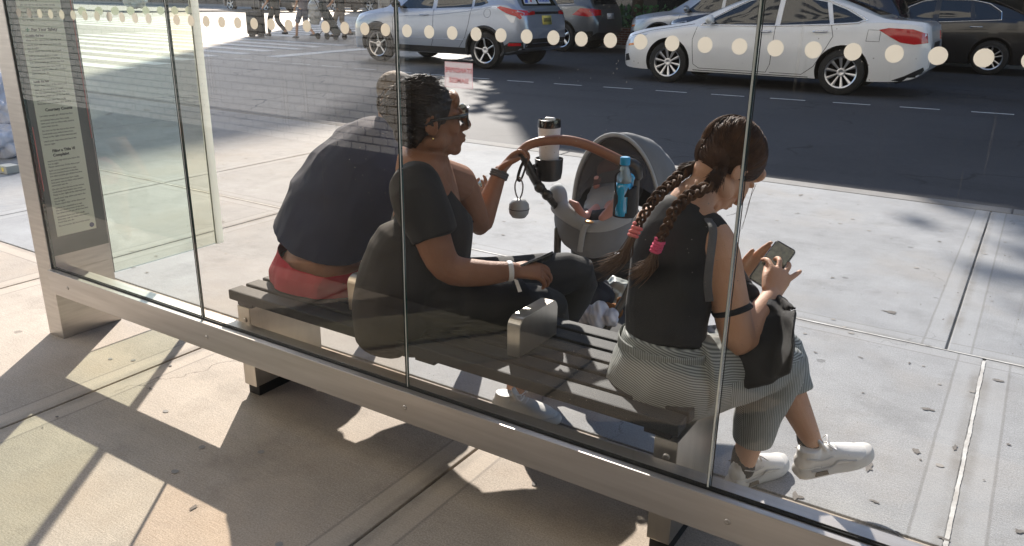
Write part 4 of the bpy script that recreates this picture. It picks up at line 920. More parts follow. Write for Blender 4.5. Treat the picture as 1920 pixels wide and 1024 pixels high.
def shoe(parent, heel, d, u, L=.27, sc=1.0, sole_h=.028, names=True, mats=None, airmax=False):
    """trainer: heel point on the ground side, d towards toe, u up"""
    d, u = ortho(d, u); s = d.cross(u); heel = V(heel)
    q = lambda x, y, z: heel+(d*x+s*y+u*z)*L/.27
    k = L/.27
    bm = bmesh.new()
    tube(bm, [q(.028, 0, .055), q(.075, 0, .055), q(.125, 0, .050), q(.17, .0, .044), q(.215, .0, .036), q(.243, 0, .032)], [(.033*k, .036*k), (.035*k, .040*k), (.040*k, .040*k), (.046*k, .032*k), (.045*k, .026*k), (.030*k, .018*k)], side=s, n=4, seg=22)
    tube(bm, [q(.045, 0, .06), q(.048, 0, .100)], [(.037*k, .042*k), (.034*k, .038*k)], side=s, n=1, seg=20, cap='flat')
    tube(bm, [q(.105, 0, .075), q(.080, 0, .118)], [(.026*k, .010*k), (.024*k, .007*k)], side=s, n=1, seg=14)
    sh_ = fuse('shoe', bm, (mats or (M['white_leather'],))[0], parent, voxel=.0035, smooth=3)
    bm = bmesh.new(); prof = [(.0, .022), (.02, .034), (.07, .038), (.125, .040), (.18, .048), (.225, .046), (.255, .034), (.272, .012)]
    loop = [(a, b) for a, b in prof]+[(a, -b) for a, b in prof[::-1]]
    lo = catmull([V((a, b, 0)) for a, b in loop+[loop[0]]], 3)[:-1]
    rings = []
    for z, e in ((0, -.003), (.004, .0005), (.012*1, .003), (sole_h*.7, .002), (sole_h, -.001), (sole_h+.006, -.004)):
        rings.append([bm.verts.new(q(p.x+(e if p.x > .13 else -e), p.y+(e if p.y > 0 else -e), z+(.010 if airmax else .004)*max(0, (p.x-.19)/.08)**2)) for p in lo])
    for r0, r1 in zip(rings, rings[1:]):
        for i in range(len(lo)): bm.faces.new((r0[i], r0[(i+1) % len(lo)], r1[(i+1) % len(lo)], r1[i]))
    bm.faces.new(rings[0][::-1]); bm.faces.new(rings[-1])
    part('sole', bm, M['shoe_sole'], sh_, local=False)
    bm = bmesh.new()
    for i in range(5):
        x = .118+i*.017; z = .094-i*.0085
        tube(bm, [q(x, -.024, z-.008), q(x+.004, -.010, z), q(x+.006, .010, z), q(x, .024, z-.008)], [.0032*k]*4, n=2, seg=6)
    tube(bm, [q(.115, 0, .100), q(.10, .03, .112), q(.12, .045, .098), q(.118, .01, .100)], [.0025*k]*4, n=3, seg=6); tube(bm, [q(.115, 0, .100), q(.13, -.03, .108), q(.125, -.045, .09)], [.0025*k]*3, n=3, seg=6)
    part('laces', bm, M['plastic_white'], sh_)
    if airmax:
        bm = bmesh.new()
        for sy in (1, -1): prism(bm, [q(.045, sy*.0385, .012), q(.092, sy*.0415, .012), q(.088, sy*.0415, .026), q(.050, sy*.0385, .026)], s*sy*.004)
        part('air_window', bm, mat('bubble', (.16, .14, .11), .2), sh_, smooth=False)
        bm = bmesh.new()
        for sy in (1, -1):
            tube(bm, [q(.035, sy*.040, .034), q(.10, sy*.043, .036), q(.13, sy*.043, .052), q(.19, sy*.047, .040)], [(.004*k, .002*k)]*4, n=3, seg=6)
            tube(bm, [q(.02, sy*.037, .085), q(.07, sy*.040, .068), q(.11, sy*.040, .072)], [(.003*k, .002*k)]*3, n=3, seg=6)
        part('overlay', bm, M['white_mesh'], sh_)
    return sh_
P_ = at
# ---------------------------------------------------------------- woman with sunglasses (seated, hand on the pushchair)
wa = person('seated woman in black with sunglasses and dark tied-up hair, one hand on the pushchair handle', (-1.75, 2.1, .45))
cA = P_(807, 224, 2.10); fA = V((.66, .75, .05)); uA = V((-.04, -.04, 1)); SA = 1.06
bm = bmesh.new(); sA = head(bm, cA, fA, uA, SA)
nk = P_(795, 318, 2.10)
tube(bm, [cA-uA*.06*SA-fA*.018, P_(803, 285, 2.10), nk], [(.056, .060), (.058, .060), (.085, .075)], side=sA, n=4, seg=18)
sdA = V((.72, -.69, 0)).normalized()        # her right-hand side
tube(bm, [nk, P_(802, 400, 2.15), P_(790, 500, 2.14), P_(765, 580, 2.12)], [(.14, .095), (.15, .12), (.16, .13), (.17, .13)], side=sdA, n=4, seg=20)
shR = P_(780, 358, 1.97); elR = P_(838, 500, 1.985); wrR = P_(962, 508, 2.13)
tube(bm, [shR, shR.lerp(elR, .5)+V((0, -.01, 0)), elR, P_(900, 512, 2.05), wrR], [.068, .062, .052, .044, .030], n=4, seg=18)
hdR = (P_(1010, 508, 2.18)-wrR)
hand(bm, wrR, hdR, V((.15, .5, -.7)), V((-.3, .6, .6)), .98, curl=(.5, .55, .6, .65), tc=(.7, .15))
shL = P_(862, 345, 2.36); elL = P_(900, 420, 2.50); wrL = P_(938, 322, 2.60)
tube(bm, [nk, shL.lerp(nk, .2), shL, shL.lerp(elL, .5), elL, elL.lerp(wrL, .35), wrL], [.06, .07, .065, .055, .046, .043, .027], n=4, seg=18)
hL = P_(985, 272, 2.655)
hand(bm, wrL, P_(972, 282, 2.64)-wrL, V((.75, .1, -.55)), V((.2, -.9, .1)), .98, curl=((.35, .9, .7), (.4, .95, .8), (.45, 1.0, .8), (.5, 1.0, .9)), spread=.04, tc=(.6, .1))
# legs
hipN = P_(790, 575, 2.05); knN = P_(1030, 582, 2.46); ankN = P_(968, 722, 2.44)
tube(bm, [hipN, hipN.lerp(knN, .5), knN, knN.lerp(ankN, .45)+V((-.02, .01, 0)), ankN, ankN+V((0, 0, -.05))], [.098, .090, .066, .056, .038, .036], n=4, seg=18)
hipF = P_(830, 540, 2.25); knF = P_(1084, 517, 2.66); ankF = V((-1.52, 2.62, .09))
tube(bm, [hipF, hipF.lerp(knF, .5), knF, knF.lerp(ankF, .45), ankF, ankF+V((0, 0, -.03))], [.10, .085, .064, .055, .036, .034], n=4, seg=18)
fuse('body', bm, M['skin_brown'], wa, voxel=.0042, smooth=3)
# black top: torso, sleeves, and the loose hem hanging over the bench
def topA():
    bm = bmesh.new()
    tube(bm, [P_(797, 345, 2.11), P_(806, 372, 2.13), P_(810, 410, 2.15), P_(802, 470, 2.15), P_(790, 530, 2.12), P_(775, 580, 2.10)], [(.120, .080), (.165, .115), (.180, .135), (.182, .150), (.185, .160), (.19, .165)], side=sdA, n=4, seg=28)
    tube(bm, [P_(798, 345, 2.08), shR+V((0, 0, .012)), shR.lerp(elR, .30), shR.lerp(elR, .60)], [.055, .082, .084, .078], n=4, seg=20, cap='flat')
    tube(bm, [P_(812, 340, 2.16), shL+V((0, 0, .01)), shL.lerp(elL, .35), shL.lerp(elL, .62)], [.055, .078, .076, .070], n=4, seg=20, cap='flat')
    # hem falling behind the seat edge
    tube(bm, [P_(770, 480, 2.02), P_(748, 545, 1.985), P_(728, 600, 1.945), P_(714, 640, 1.91)], [(.15, .12), (.155, .12), (.140, .085), (.100, .05)], side=V((1, .1, 0)), n=4, seg=24)
    tube(bm, [P_(760, 560, 2.02), P_(860, 560, 2.10), P_(960, 566, 2.24), P_(1010, 572, 2.34)], [(.135, .11), (.128, .105), (.112, .098), (.098, .088)], side=V((.5, -.8, .1)), n=4, seg=24)
    return bm
wf_ = folds(.012, 6, 6, 4.0, 3.1)
nd_ = (P_(800, 318, 2.10))
fuse('black_top', topA(), M['black_cotton'], wa, voxel=.006, smooth=6, wr=wf_, cut=[(P_(800, 300, 2.06), (V((fA.x, fA.y, 0)).normalized()*.80+V((0, 0, .60))).normalized())])
# neckline trim and chest skin (V neck)
bm = bmesh.new()
bm.free()
bm = bmesh.new()
tube(bm, [hipN, hipN.lerp(knN, .5), knN+V((0, 0, .004)), knN.lerp(ankN, .45)+V((-.02, .01, 0)), ankN+V((0, 0, .045))], [.112, .102, .078, .066, .046], n=4, seg=20, cap='flat')
tube(bm, [hipF, hipF.lerp(knF, .5), knF+V((0, 0, .004)), knF.lerp(ankF, .45), ankF+V((0, 0, .05))], [.11, .098, .076, .066, .044], n=4, seg=20, cap='flat')
ball(bm, P_(760, 572, 2.08), (.17, .14, .12))
fuse('leggings', bm, M['black_jersey'], wa, voxel=.006, smooth=3, wr=folds(.003, 9, 9, 9, 1.3))
shoe(wa, P_(921, 768, 2.40)*1.0+V((0, 0, 0)), V((.93, .36, 0)), V((0, 0, 1)), .255) if False else None
hs = atG(922, 778, .0); 
shoe(wa, V((hs.x, hs.y+.01, .001)), V((.95, .30, 0)), V((0, 0, 1)), .265)
shoe(wa, V((-1.60, 2.57, .001)), V((.93, .36, 0)), V((0, 0, 1)), .265)
# hair: swept back to a bun
hq = lambda a, b, h: cA+(sA*a+fA*b+uA*h)*SA
def swept(parent, cen, ax, rad, root_fn, n, seed, m, name, keep, r=(.0012, .0022), lift=1.03, wob=.004, wave=0.0):
    bm = bmesh.new(); R_ = random.Random(seed); i = 0
    while i < n:
        d = V((R_.gauss(0, 1), R_.gauss(0, 1), R_.gauss(0, 1))).normalized()
        if not keep(d): continue
        i += 1; root = root_fn(d); rl = root-cen; d1 = V((rl.dot(ax[0])/rad[0], rl.dot(ax[1])/rad[1], rl.dot(ax[2])/rad[2])).normalized()
        P = []; ang = d.angle(d1); nk_ = 7; ph = R_.uniform(0, 6)
        for k in range(nk_):
            t_ = k/(nk_-1)*.92; sn = max(sin(ang), 1e-3)
            q = (d*sin((1-t_)*ang)+d1*sin(t_*ang))/sn if sn > .05 else d.lerp(d1, t_).normalized()
            l = lift*(1+wave*sin(ph+k*2.2))+R_.gauss(0, .006)
            P.append(cen+ax[0]*q.x*rad[0]*l+ax[1]*q.y*rad[1]*l+ax[2]*q.z*rad[2]*l)
        P.append(root+V((R_.gauss(0, wob), R_.gauss(0, wob), R_.gauss(0, wob))))
        strand(bm, P, R_.uniform(*r), 4, 2)
    return part(name, bm, m, parent)
bm = bmesh.new()
ax_ = (sA, fA.normalized(), uA.normalized()); hcA = hq(0, -.026, .036); radA = (.087*SA, .104*SA, .094*SA)
ball(bm, hcA, radA, ax_); ball(bm, hq(0, -.060, -.025), (.066*SA, .058*SA, .060*SA), ax_); ball(bm, hq(0, -.095, .055), (.050*SA, .046*SA, .050*SA), ax_)
ball(bm, hq(.070, -.012, .015), (.014*SA, .034*SA, .034*SA), ax_)
ho = fuse('hair', bm, M['hair_black'], wa, voxel=.005, smooth=1, wr=lambda co, n: .004*noise.noise(co*38)+.0045*noise.noise(co*80), cut=[(hq(0, .040, .0), (fA*.93-uA*.36).normalized())])
bunA = hq(0, -.105, .055)
swept(ho, hcA, ax_, radA, lambda d: bunA, 900, 4, M['hair_black'], 'strands', lambda d: d.z > -.75 and (d.y < .62) and not (d.y > .15 and d.z < .15), wave=.045, lift=1.045)
bm = bmesh.new(); R_ = random.Random(14)
for i in range(150):
    d = V((R_.gauss(0, 1), R_.gauss(0, 1), R_.gauss(0, 1))).normalized(); e = d.orthogonal().normalized(); g = d.cross(e)
    strand(bm, [bunA+(d*cos(t_)+e*sin(t_))*.050*SA*R_.uniform(.95, 1.12) for t_ in (0, .4, .8, 1.2, 1.6)], .0016, 4, 2)
for i in range(60):
    d = V((R_.gauss(0, 1), R_.gauss(0, .8)-.2, abs(R_.gauss(0, 1)))).normalized(); p = hcA+ax_[0]*d.x*radA[0]+ax_[1]*d.y*radA[1]+ax_[2]*d.z*radA[2]
    strand(bm, [p, p+d*.010+V((R_.gauss(0, .006), R_.gauss(0, .006), R_.gauss(0, .004))), p+d*.016+V((R_.gauss(0, .014), R_.gauss(0, .014), R_.gauss(0, .008)))], .0007, 4, 3)
part('stray_curls', bm, M['hair_black'], ho)
# ear stud
bm = bmesh.new(); ball(bm, hq(.082, -.010, -.046), .0042, None, 10); part('ear_stud', bm, M['gold'], wa)
# sunglasses
sg_ = thing('sunglasses', 'black angular sunglasses worn by the seated woman with tied-up hair', 'sunglasses', tuple(hq(0, .11, .012)))
bm = bmesh.new()
for k in (-1, 1):
    c0 = hq(k*.034, .116, .004); pts = []
    for t_ in range(12):
        a = 2*pi*t_/12; x = cos(a)*.034; z = sin(a)*.029; pts.append(c0+(sA*x+uA*z-fA*(abs(k*.034+x)**2*3.0))*SA)
    prism(bm, pts, fA*.003)
part('lens', bm, M['lens_dark'], sg_, smooth=False)
bm = bmesh.new()
for k in (-1, 1):
    c0 = hq(k*.034, .117, .004); pts = []
    for t_ in range(15):
        a = 2*pi*t_/14; x = cos(a)*.035; z = sin(a)*.030; pts.append(c0+(sA*x+uA*z-fA*(abs(k*.034+x)**2*3.0))*SA)
    tube(bm, pts, [.0030]*15, n=1, seg=8)
tube(bm, [hq(-.006, .118, .010), hq(.006, .118, .010)], [.003, .003], n=1, seg=8)
part('frame', bm, M['gloss_black'], sg_)
for k in (-1, 1):
    bm = bmesh.new(); tube(bm, [hq(k*.068, .103, .014), hq(k*.079, .06, .012), hq(k*.082, .0, .008), hq(k*.082, -.03, -.004)], [(.0022, .0075), (.002, .006), (.002, .0045), (.002, .003)], side=sA, n=4, seg=10)
    part('temple_arm', bm, M['gloss_black'], sg_)
# wrist band with its paper tag, worn; grey cord on the other wrist
bm = bmesh.new(); wdir = (wrR-P_(900, 512, 2.05)).normalized(); c0 = wrR-wdir*.012; e1 = wdir.orthogonal().normalized(); e2 = wdir.cross(e1)
for o_ in (0,):
    P = [c0+(e1*cos(2*pi*k/24)+e2*sin(2*pi*k/24))*.0335 for k in range(25)]; tube(bm, P, [(.0085, .0012)]*25, side=wdir, n=1, seg=8, cap='open')
tg = P_(966, 535, 2.09); prism(bm, [tg+V((-.004, -.003, .022)), tg+V((.010, -.002, .020)), tg+V((.026, 0, -.016)), tg+V((.012, 0, -.022))], V((0, .0015, 0)))
wb_ = part('wristband', bm, M['plastic_white'], None, smooth=False); tag(wb_, 'white paper wristband with a hanging tag on the near wrist of the sunglasses woman', 'wristband')
bm = bmesh.new(); wd = (wrL-elL).normalized(); c0 = wrL-wd*.012; e1 = wd.orthogonal().normalized(); e2 = wd.cross(e1)
for o_ in (-.009, 0, .009):
    P = [c0+wd*o_+(e1*cos(2*pi*k/24)+e2*sin(2*pi*k/24))*.0325 for k in range(25)]; tube(bm, P, [.0055]*25, n=1, seg=8)
tag(part('wrist_cord', bm, M['wrist_grey'], None), 'thick grey cord bracelet on the raised wrist of the sunglasses woman', 'bracelet')
def phone(label, c, dl, dn, L=.147, W=.071, glow=False, case='gloss_black'):
    dl, dn = ortho(dl, dn); s = dl.cross(dn); c = V(c); o = thing('smartphone', label, 'phone', tuple(c))
    bm = bmesh.new(); pts = []
    for sx, sy in ((1, 1), (-1, 1), (-1, -1), (1, -1)):
        for k in range(4):
            a = radians({(1, 1): 0, (-1, 1): 90, (-1, -1): 180, (1, -1): 270}[(sx, sy)]+k*30)
            pts.append(c+s*(sx*(W/2-.011)+cos(a)*.011)+dl*(sy*(L/2-.011)+sin(a)*.011)-dn*.0045)
    prism(bm, pts, dn*.009); bmesh.ops.bevel(bm, geom=bm.edges[:], offset=.0012, segments=1, affect='EDGES'); part('case', bm, M[case], o, autos=A30)
    bm = bmesh.new(); bm.faces.new([bm.verts.new(c+s*a*(W/2-.004)+dl*b*(L/2-.005)+dn*.0052) for a, b in ((-1, -1), (1, -1), (1, 1), (-1, 1))])
    b = part('display', bm, M['screen'], o, smooth=False); return o
phone('dark phone held in the lap by the woman in sunglasses', P_(1002, 492, 2.21), P_(1022, 484, 2.24)-P_(985, 500, 2.18), V((-.3, .5, .8)), L=.135)
# ---------------------------------------------------------------- man in the navy shirt
mn = person('hunched man in navy T-shirt and red shorts seated at the left end of the bench', (-2.3, 2.2, .45))
cM = P_(752, 192, 2.66); fM = V((.62, .66, -.42)); uM = V((.25, .28, .92))
bm = bmesh.new(); sM = head(bm, cM, fM, uM, 1.02)
sdM = V((.93, -.20, 0.0)).normalized()
nkM = P_(738, 246, 2.60)
tube(bm, [cM-uM*.05-fM*.02, nkM, P_(712, 262, 2.5)], [(.058, .062), (.062, .065), (.08, .07)], side=sM, n=4, seg=18)
tube(bm, [P_(700, 270, 2.5), P_(655, 360, 2.38), P_(625, 450, 2.27), P_(606, 515, 2.17)], [(.14, .08), (.16, .10), (.165, .11), (.16, .11)], side=sdM, n=4, seg=20)
tube(bm, [P_(604, 468, 2.19), P_(602, 498, 2.168)], [(.17, .11), (.208, .148)], side=sdM, n=2, seg=28)
mR = P_(790, 300, 2.60); mL = P_(652, 275, 2.66)
mh = P_(868, 372, 2.74)
tube(bm, [P_(740, 290, 2.5), mR, P_(805, 420, 2.62), P_(845, 385, 2.70), mh], [.065, .062, .048, .040, .028], n=4, seg=14)
hand(bm, mh, V((.75, .3, .35)), V((-.2, -.4, .8)), V((-.3, .8, .2)), .95, curl=(.5, .5, .55, .6))
tube(bm, [P_(640, 290, 2.5), mL, P_(610, 400, 2.75), P_(700, 400, 2.85)], [.065, .062, .048, .035], n=4, seg=14)
for (a, b_, k_) in ((P_(560, 520, 2.22), V((-2.62, 2.72, .50)), V((-2.55, 2.78, .08))), (P_(650, 520, 2.22), V((-2.12, 2.78, .52)), V((-2.0, 2.85, .08)))):
    tube(bm, [a, a.lerp(b_, .5), b_, b_.lerp(k_, .45), k_], [.10, .088, .062, .056, .038], n=4, seg=16)
fuse('body', bm, M['skin_fair'], mn, voxel=.005, smooth=3)
bm = bmesh.new()
ax_ = (sM, fM.normalized(), uM.normalized())
ball(bm, cM+(-fM*.024+uM*.036)*1.02, (.080, .098, .083), ax_); b2 = fuse('hair', bm, M['hair_grey'], mn, voxel=.005, smooth=1, wr=lambda co, n: .0015*noise.noise(co*200), cut=[(cM+fM*.055, fM.normalized()), (cM-uM*.03, -uM.normalized())])
bm = bmesh.new()
tube(bm, [P_(726, 240, 2.56), P_(702, 268, 2.50), P_(672, 322, 2.42), P_(640, 385, 2.34), P_(612, 445, 2.25), P_(600, 480, 2.20), P_(598, 515, 2.17)], [(.075, .06), (.185, .115), (.245, .160), (.262, .185), (.252, .185), (.240, .175), (.235, .17)], side=sdM, n=4, seg=32, cap='flat')
tube(bm, [P_(690, 275, 2.52), mL+V((.02, 0, 0)), P_(640, 345, 2.74)], [.08, .088, .085], n=4, seg=18, cap='flat')
tube(bm, [P_(740, 285, 2.50), mR, P_(803, 370, 2.58)], [.08, .085, .08], n=4, seg=18, cap='flat')
fuse('t_shirt', bm, M['navy_cotton'], mn, voxel=.0065, smooth=8, wr=lambda co, n, a=folds(.013, 3.4, 3.4, 6.0, 7.7), b=folds(.006, 9, 9, 3.5, 1.7): a(co, n)+b(co, n), cut=[(P_(545, 475, 2.02), V((-.20, .06, -1)).normalized())])
bm = bmesh.new()
tube(bm, [P_(602, 492, 2.17), P_(602, 515, 2.16), P_(602, 545, 2.15)], [(.226, .160), (.236, .175), (.222, .170)], side=sdM, n=3, seg=32, cap='round')
for (a, b_) in ((P_(560, 520, 2.22), V((-2.62, 2.72, .50))), (P_(650, 520, 2.22), V((-2.12, 2.78, .52)))): tube(bm, [a, a.lerp(b_, .5), b_], [.118, .11, .095], n=4, seg=18, cap='flat')
so_ = fuse('red_shorts', bm, M['red_cotton'], mn, voxel=.006, smooth=3, wr=folds(.014, 8, 8, 5, 2.2), cut=[(P_(530, 486, 2.03), V((.10, -.12, 1)).normalized()), (V((0, 0, .449)), V((0, 0, -1)))])
def band(c, rx, ry, s, d, w, th, m, name, parent, a0=0, a1=360, n=48):
    s = V(s).normalized(); d = V(d).normalized(); u = d.cross(s).normalized(); bm = bmesh.new()
    P = [V(c)+s*rx*cos(radians(a))+u*ry*sin(radians(a)) for a in [a0+(a1-a0)*k/n for k in range(n+1)]]
    tube(bm, P, [(w, th)]*len(P), side=d, n=1, seg=8); return part(name, bm, m, parent)
band(P_(602, 503, 2.165), .236, .172, sdM, V((.10, -.12, 1)), .016, .0035, M['belt_black'], 'belt', mn)
band(P_(602, 491, 2.17), .226, .160, sdM, V((.10, -.12, 1)), .013, .003, M['grey_elastic'], 'underwear_band', mn)
for b_, k_ in ((V((-2.55, 2.70, .0)), .27), (V((-2.03, 2.78, .0)), .27)): shoe(mn, b_+V((0, 0, .001)), V((.2, .98, 0)), V((0, 0, 1)), k_)
phone('small dark phone held out by the hunched man, its corner showing past the woman', P_(884, 358, 2.78), V((.5, .3, .45)), V((-.3, -.5, .7)), L=.13, W=.066)
bm = bmesh.new(); tube(bm, [P_(525, 484, 2.035), P_(548, 490, 2.005), P_(575, 496, 2.0)], [(.012, .010), (.022, .014), (.010, .008)], n=3, seg=12); bm.free()
# ---------------------------------------------------------------- woman with braids
wbn = person('seated woman with two brown braids and striped trousers looking down at her phone', (-.8, 2.15, .45))
r_ = V((.932, .363, 0)); v_ = V((-.363, .932, 0)); z_ = V((0, 0, 1))
fB = (r_*.58+v_*.36-z_*.92).normalized(); uB = (r_*.62+v_*.34+z_*.66); fB, uB = ortho(fB, uB)
cB = P_(1366, 312, 2.37); SB = 1.04
bm = bmesh.new(); sB = head(bm, cB, fB, uB, SB)
nkB = P_(1302, 372, 2.27); sdB = V((.93, -.30, 0)).normalized()
tube(bm, [cB-uB*.05-fB*.03, P_(1325, 350, 2.32), nkB, P_(1285, 410, 2.24)], [(.052, .056), (.052, .054), (.066, .060), (.10, .07)], side=sdB, n=4, seg=18)
tube(bm, [P_(1285, 410, 2.24), P_(1262, 500, 2.20), P_(1250, 600, 2.15), P_(1245, 680, 2.13)], [(.12, .070), (.115, .085), (.105, .085), (.11, .085)], side=sdB, n=4, seg=20)
shB = P_(1342, 462, 2.19); elB = P_(1388, 640, 2.20); wrB = P_(1446, 556, 2.38)
tube(bm, [P_(1310, 425, 2.24), shB, shB.lerp(elB, .5), elB, elB.lerp(wrB, .45), wrB], [.06, .062, .056, .050, .044, .029], n=4, seg=20)
# typing hand: fingers spread over the screen
hand(bm, wrB, P_(1462, 515, 2.44)-wrB, V((-.25, .9, .35)), V((-.9, -.2, .4)), 1.0, curl=((.55, .5, .3), (.15, .7, .5), (.1, .45, .3), (.0, .15, .1)), spread=.34, tc=(.30, .05))
lsh = P_(1222, 430, 2.33); lel = P_(1305, 560, 2.48); lwr = P_(1392, 520, 2.56)
tube(bm, [P_(1270, 415, 2.26), lsh, lel, lel.lerp(lwr, .5), lwr], [.055, .056, .048, .042, .028], n=4, seg=16)
hand(bm, lwr, P_(1440, 480, 2.58)-lwr, V((.4, -.5, .3)), V((-.3, -.3, .9)), .98, curl=(.15, .15, .2, .25), spread=.02, tc=(.5, .3))
hpR = P_(1290, 705, 2.12); knR = V((-.525, 2.40, .455)); ankR = P_(1392, 878, 2.39)
tube(bm, [hpR, hpR.lerp(knR, .5), knR, knR.lerp(ankR, .4)+V((-.01, -.01, 0)), ankR, ankR+V((0, 0, -.06))], [.085, .080, .058, .054, .035, .034], n=4, seg=18)
hpL = P_(1215, 690, 2.22); knL = P_(1452, 652, 2.50); ankL = P_(1518, 818, 2.45)
tube(bm, [hpL, hpL.lerp(knL, .5), knL, knL.lerp(ankL, .45)-V((.01, .0, 0)), ankL, ankL+V((.012, .005, -.045))], [.085, .075, .058, .054, .034, .032], n=4, seg=18)
fuse('body', bm, M['skin_tan'], wbn, voxel=.0042, smooth=3)
bm = bmesh.new()
tube(bm, [P_(1302, 385, 2.25), P_(1288, 410, 2.235), P_(1272, 460, 2.21), P_(1258, 530, 2.18), P_(1250, 600, 2.155), P_(1248, 640, 2.14)], [(.07, .05), (.125, .080), (.145, .105), (.140, .110), (.128, .104), (.128, .104)], side=sdB, n=4, seg=30, cap='flat')
tube(bm, [P_(1255, 425, 2.26), lsh+V((0, 0, .005)), lsh.lerp(lel, .12)], [.055, .062, .062], n=3, seg=18, cap='flat'); tube(bm, [P_(1305, 425, 2.235), P_(1330, 438, 2.205)], [.050, .058], n=1, seg=18)
fuse('sleeveless_top', bm, M['black_cotton'], wbn, voxel=.005, smooth=6, wr=folds(.0075, 6, 6, 6, 4.4))
# striped trousers
def stripes(name, vec, freq):
    m, t, b = newmat(name); P = nd(t, 'ShaderNodeTexCoord').outputs['Object']
    d = nd(t, 'ShaderNodeVectorMath', operation='DOT_PRODUCT'); t.links.new(P, d.inputs[0]); d.inputs[1].default_value = vec
    warp = math_(t, 'MULTIPLY', noise_(t, P, 5, 2), .02)
    sn = math_(t, 'SINE', math_(t, 'MULTIPLY', math_(t, 'ADD', d.outputs['Value'], warp), freq))
    c = mixc(t, rng(t, sn, -.9, .9), (.12, .13, .125), (.40, .42, .40)); t.links.new(c, b.inputs['Base Color']); b.inputs['Roughness'].default_value = .85
    bp = nd(t, 'ShaderNodeBump'); bp.inputs['Strength'].default_value = .2; bp.inputs['Distance'].default_value = .002; t.links.new(noise_(t, P, 400, 2), bp.inputs['Height']); t.links.new(bp.outputs[0], b.inputs['Normal']); return m
stripes('stripe_hips', (.22, .10, 1.0), 2*pi/.0064); stripes('stripe_legs', (1.0, .35, .12), 2*pi/.0058)
bm = bmesh.new()
tube(bm, [P_(1250, 628, 2.145), P_(1247, 660, 2.14), P_(1243, 705, 2.12), P_(1243, 735, 2.115)], [(.140, .115), (.156, .128), (.182, .150), (.178, .148)], side=sdB, n=3, seg=32, cap='flat')
ball(bm, P_(1243, 722, 2.115), (.18, .15, .085), (sdB, z_.cross(sdB), z_))
tube(bm, [hpR, hpR.lerp(knR, .5), knR, knR.lerp(ankR, .40)+V((-.01, -.01, 0)), knR.lerp(ankR, .70)], [.130, .106, .078, .074, .064], n=4, seg=22, cap='flat')
tube(bm, [hpL, hpL.lerp(knL, .5), knL, knL.lerp(ankL, .35), knL.lerp(ankL, .52)], [.130, .102, .078, .072, .066], n=4, seg=22, cap='flat')
to_ = fuse('striped_trousers', bm, [M['stripe_hips'], M['stripe_legs']], wbn, voxel=.005, smooth=4, wr=folds(.006, 8, 8, 7, 6.1), cut=[(V((0, 0, .4495)), V((0, 0, -1)))] if False else None)
me = to_.data
for p in me.polygons:
    wc = p.center+V(wbn.location); p.material_index = 1 if (wc.x > -.585 and wc.z < .50) or (wc.x > -.60 and wc.z < .40) else 0
band(P_(1249, 646, 2.143), .155, .129, sdB, V((.02, -.05, 1)), .026, .0035, M['stripe_legs'], 'waistband', wbn)
band(P_(1246, 668, 2.14), .163, .136, sdB, V((.02, -.05, 1)), .0018, .0022, M['stripe_hips'], 'waist_seam', wbn)
bm = bmesh.new()
for px in (1177, 1257, 1338):
    a = P_(px, 640, 2.01); b_ = P_(px+2, 690, 1.985); tube(bm, [a, b_], [(.005, .0022)]*2, side=r_, n=1, seg=6)
bm.free()
bm = bmesh.new(); bm.free()
# shoes, socks
def sock(c, d, L, r): bm = bmesh.new(); tube(bm, [c+d*L, c-d*.02], [r, r*1.05], n=1, seg=18); part('sock', bm, M['sock_black'], wbn)
hr = V((ankR.x-.02, ankR.y-.045, .001)); shoe(wbn, hr, V((.42, .90, 0)), V((0, 0, 1)), .26, airmax=True, sole_h=.034)
sock(V((ankR.x, ankR.y, .085)), z_, .035, .039)
hl = P_(1493, 893, 2.40); dS = (P_(1606, 864, 2.545)-hl).normalized()
uS = (z_*.97-dS*.1+r_*.0).normalized(); shoe(wbn, hl, dS, uS, .262, airmax=True, sole_h=.034)
sock(ankL+V((.010, .004, -.035)), (knL-ankL).normalized(), .03, .037)
# hair: cap combed into two braids
bm = bmesh.new(); ax_ = (sB, fB, uB); hb = lambda a, b, h: cB+(sB*a+fB*b+uB*h)*SB
ball(bm, hb(0, -.026, .036), (.084*SB, .100*SB, .088*SB), ax_); ball(bm, hb(0, -.057, -.008), (.066*SB, .056*SB, .062*SB), ax_)
hB = fuse('hair', bm, M['hair_brown'], wbn, voxel=.0045, smooth=2, cut=[(hb(0, .062, 0), (fB*.85-uB*.5).normalized())])
root1 = P_(1283, 322, 2.30); root2 = P_(1335, 345, 2.22)
swept(hB, hb(0, -.026, .036), ax_, (.086*SB, .102*SB, .090*SB), lambda d: (root2 if d.x > .02 else root1), 2100, 9, M['hair_brown'], 'combed_strands', lambda d: d.z > -.85 and (d.y < .55 or d.z > .55) and not (d.y > .1 and d.z < -.1) and not (d.y > -.35 and d.z < -.45), r=(.0009, .0018), wob=.009, lift=1.02)
swept(hB, hb(0, -.055, -.004), ax_, (.072*SB, .062*SB, .068*SB), lambda d: (root2 if d.x > .02 else root1), 1300, 19, M['hair_brown'], 'nape_strands', lambda d: d.y < .25, r=(.0009, .0018), wob=.009, lift=1.0)
swept(hB, hb(0, -.030, .036), ax_, (.086*SB, .102*SB, .090*SB), lambda d: (root2 if d.x > .02 else root1), 420, 10, M['hair_light'], 'lit_strands', lambda d: d.z > -.3 and d.y < .5, r=(.0008, .0014), wob=.010, lift=1.045)  # paler strands: sunlit streaks put into the hair colour
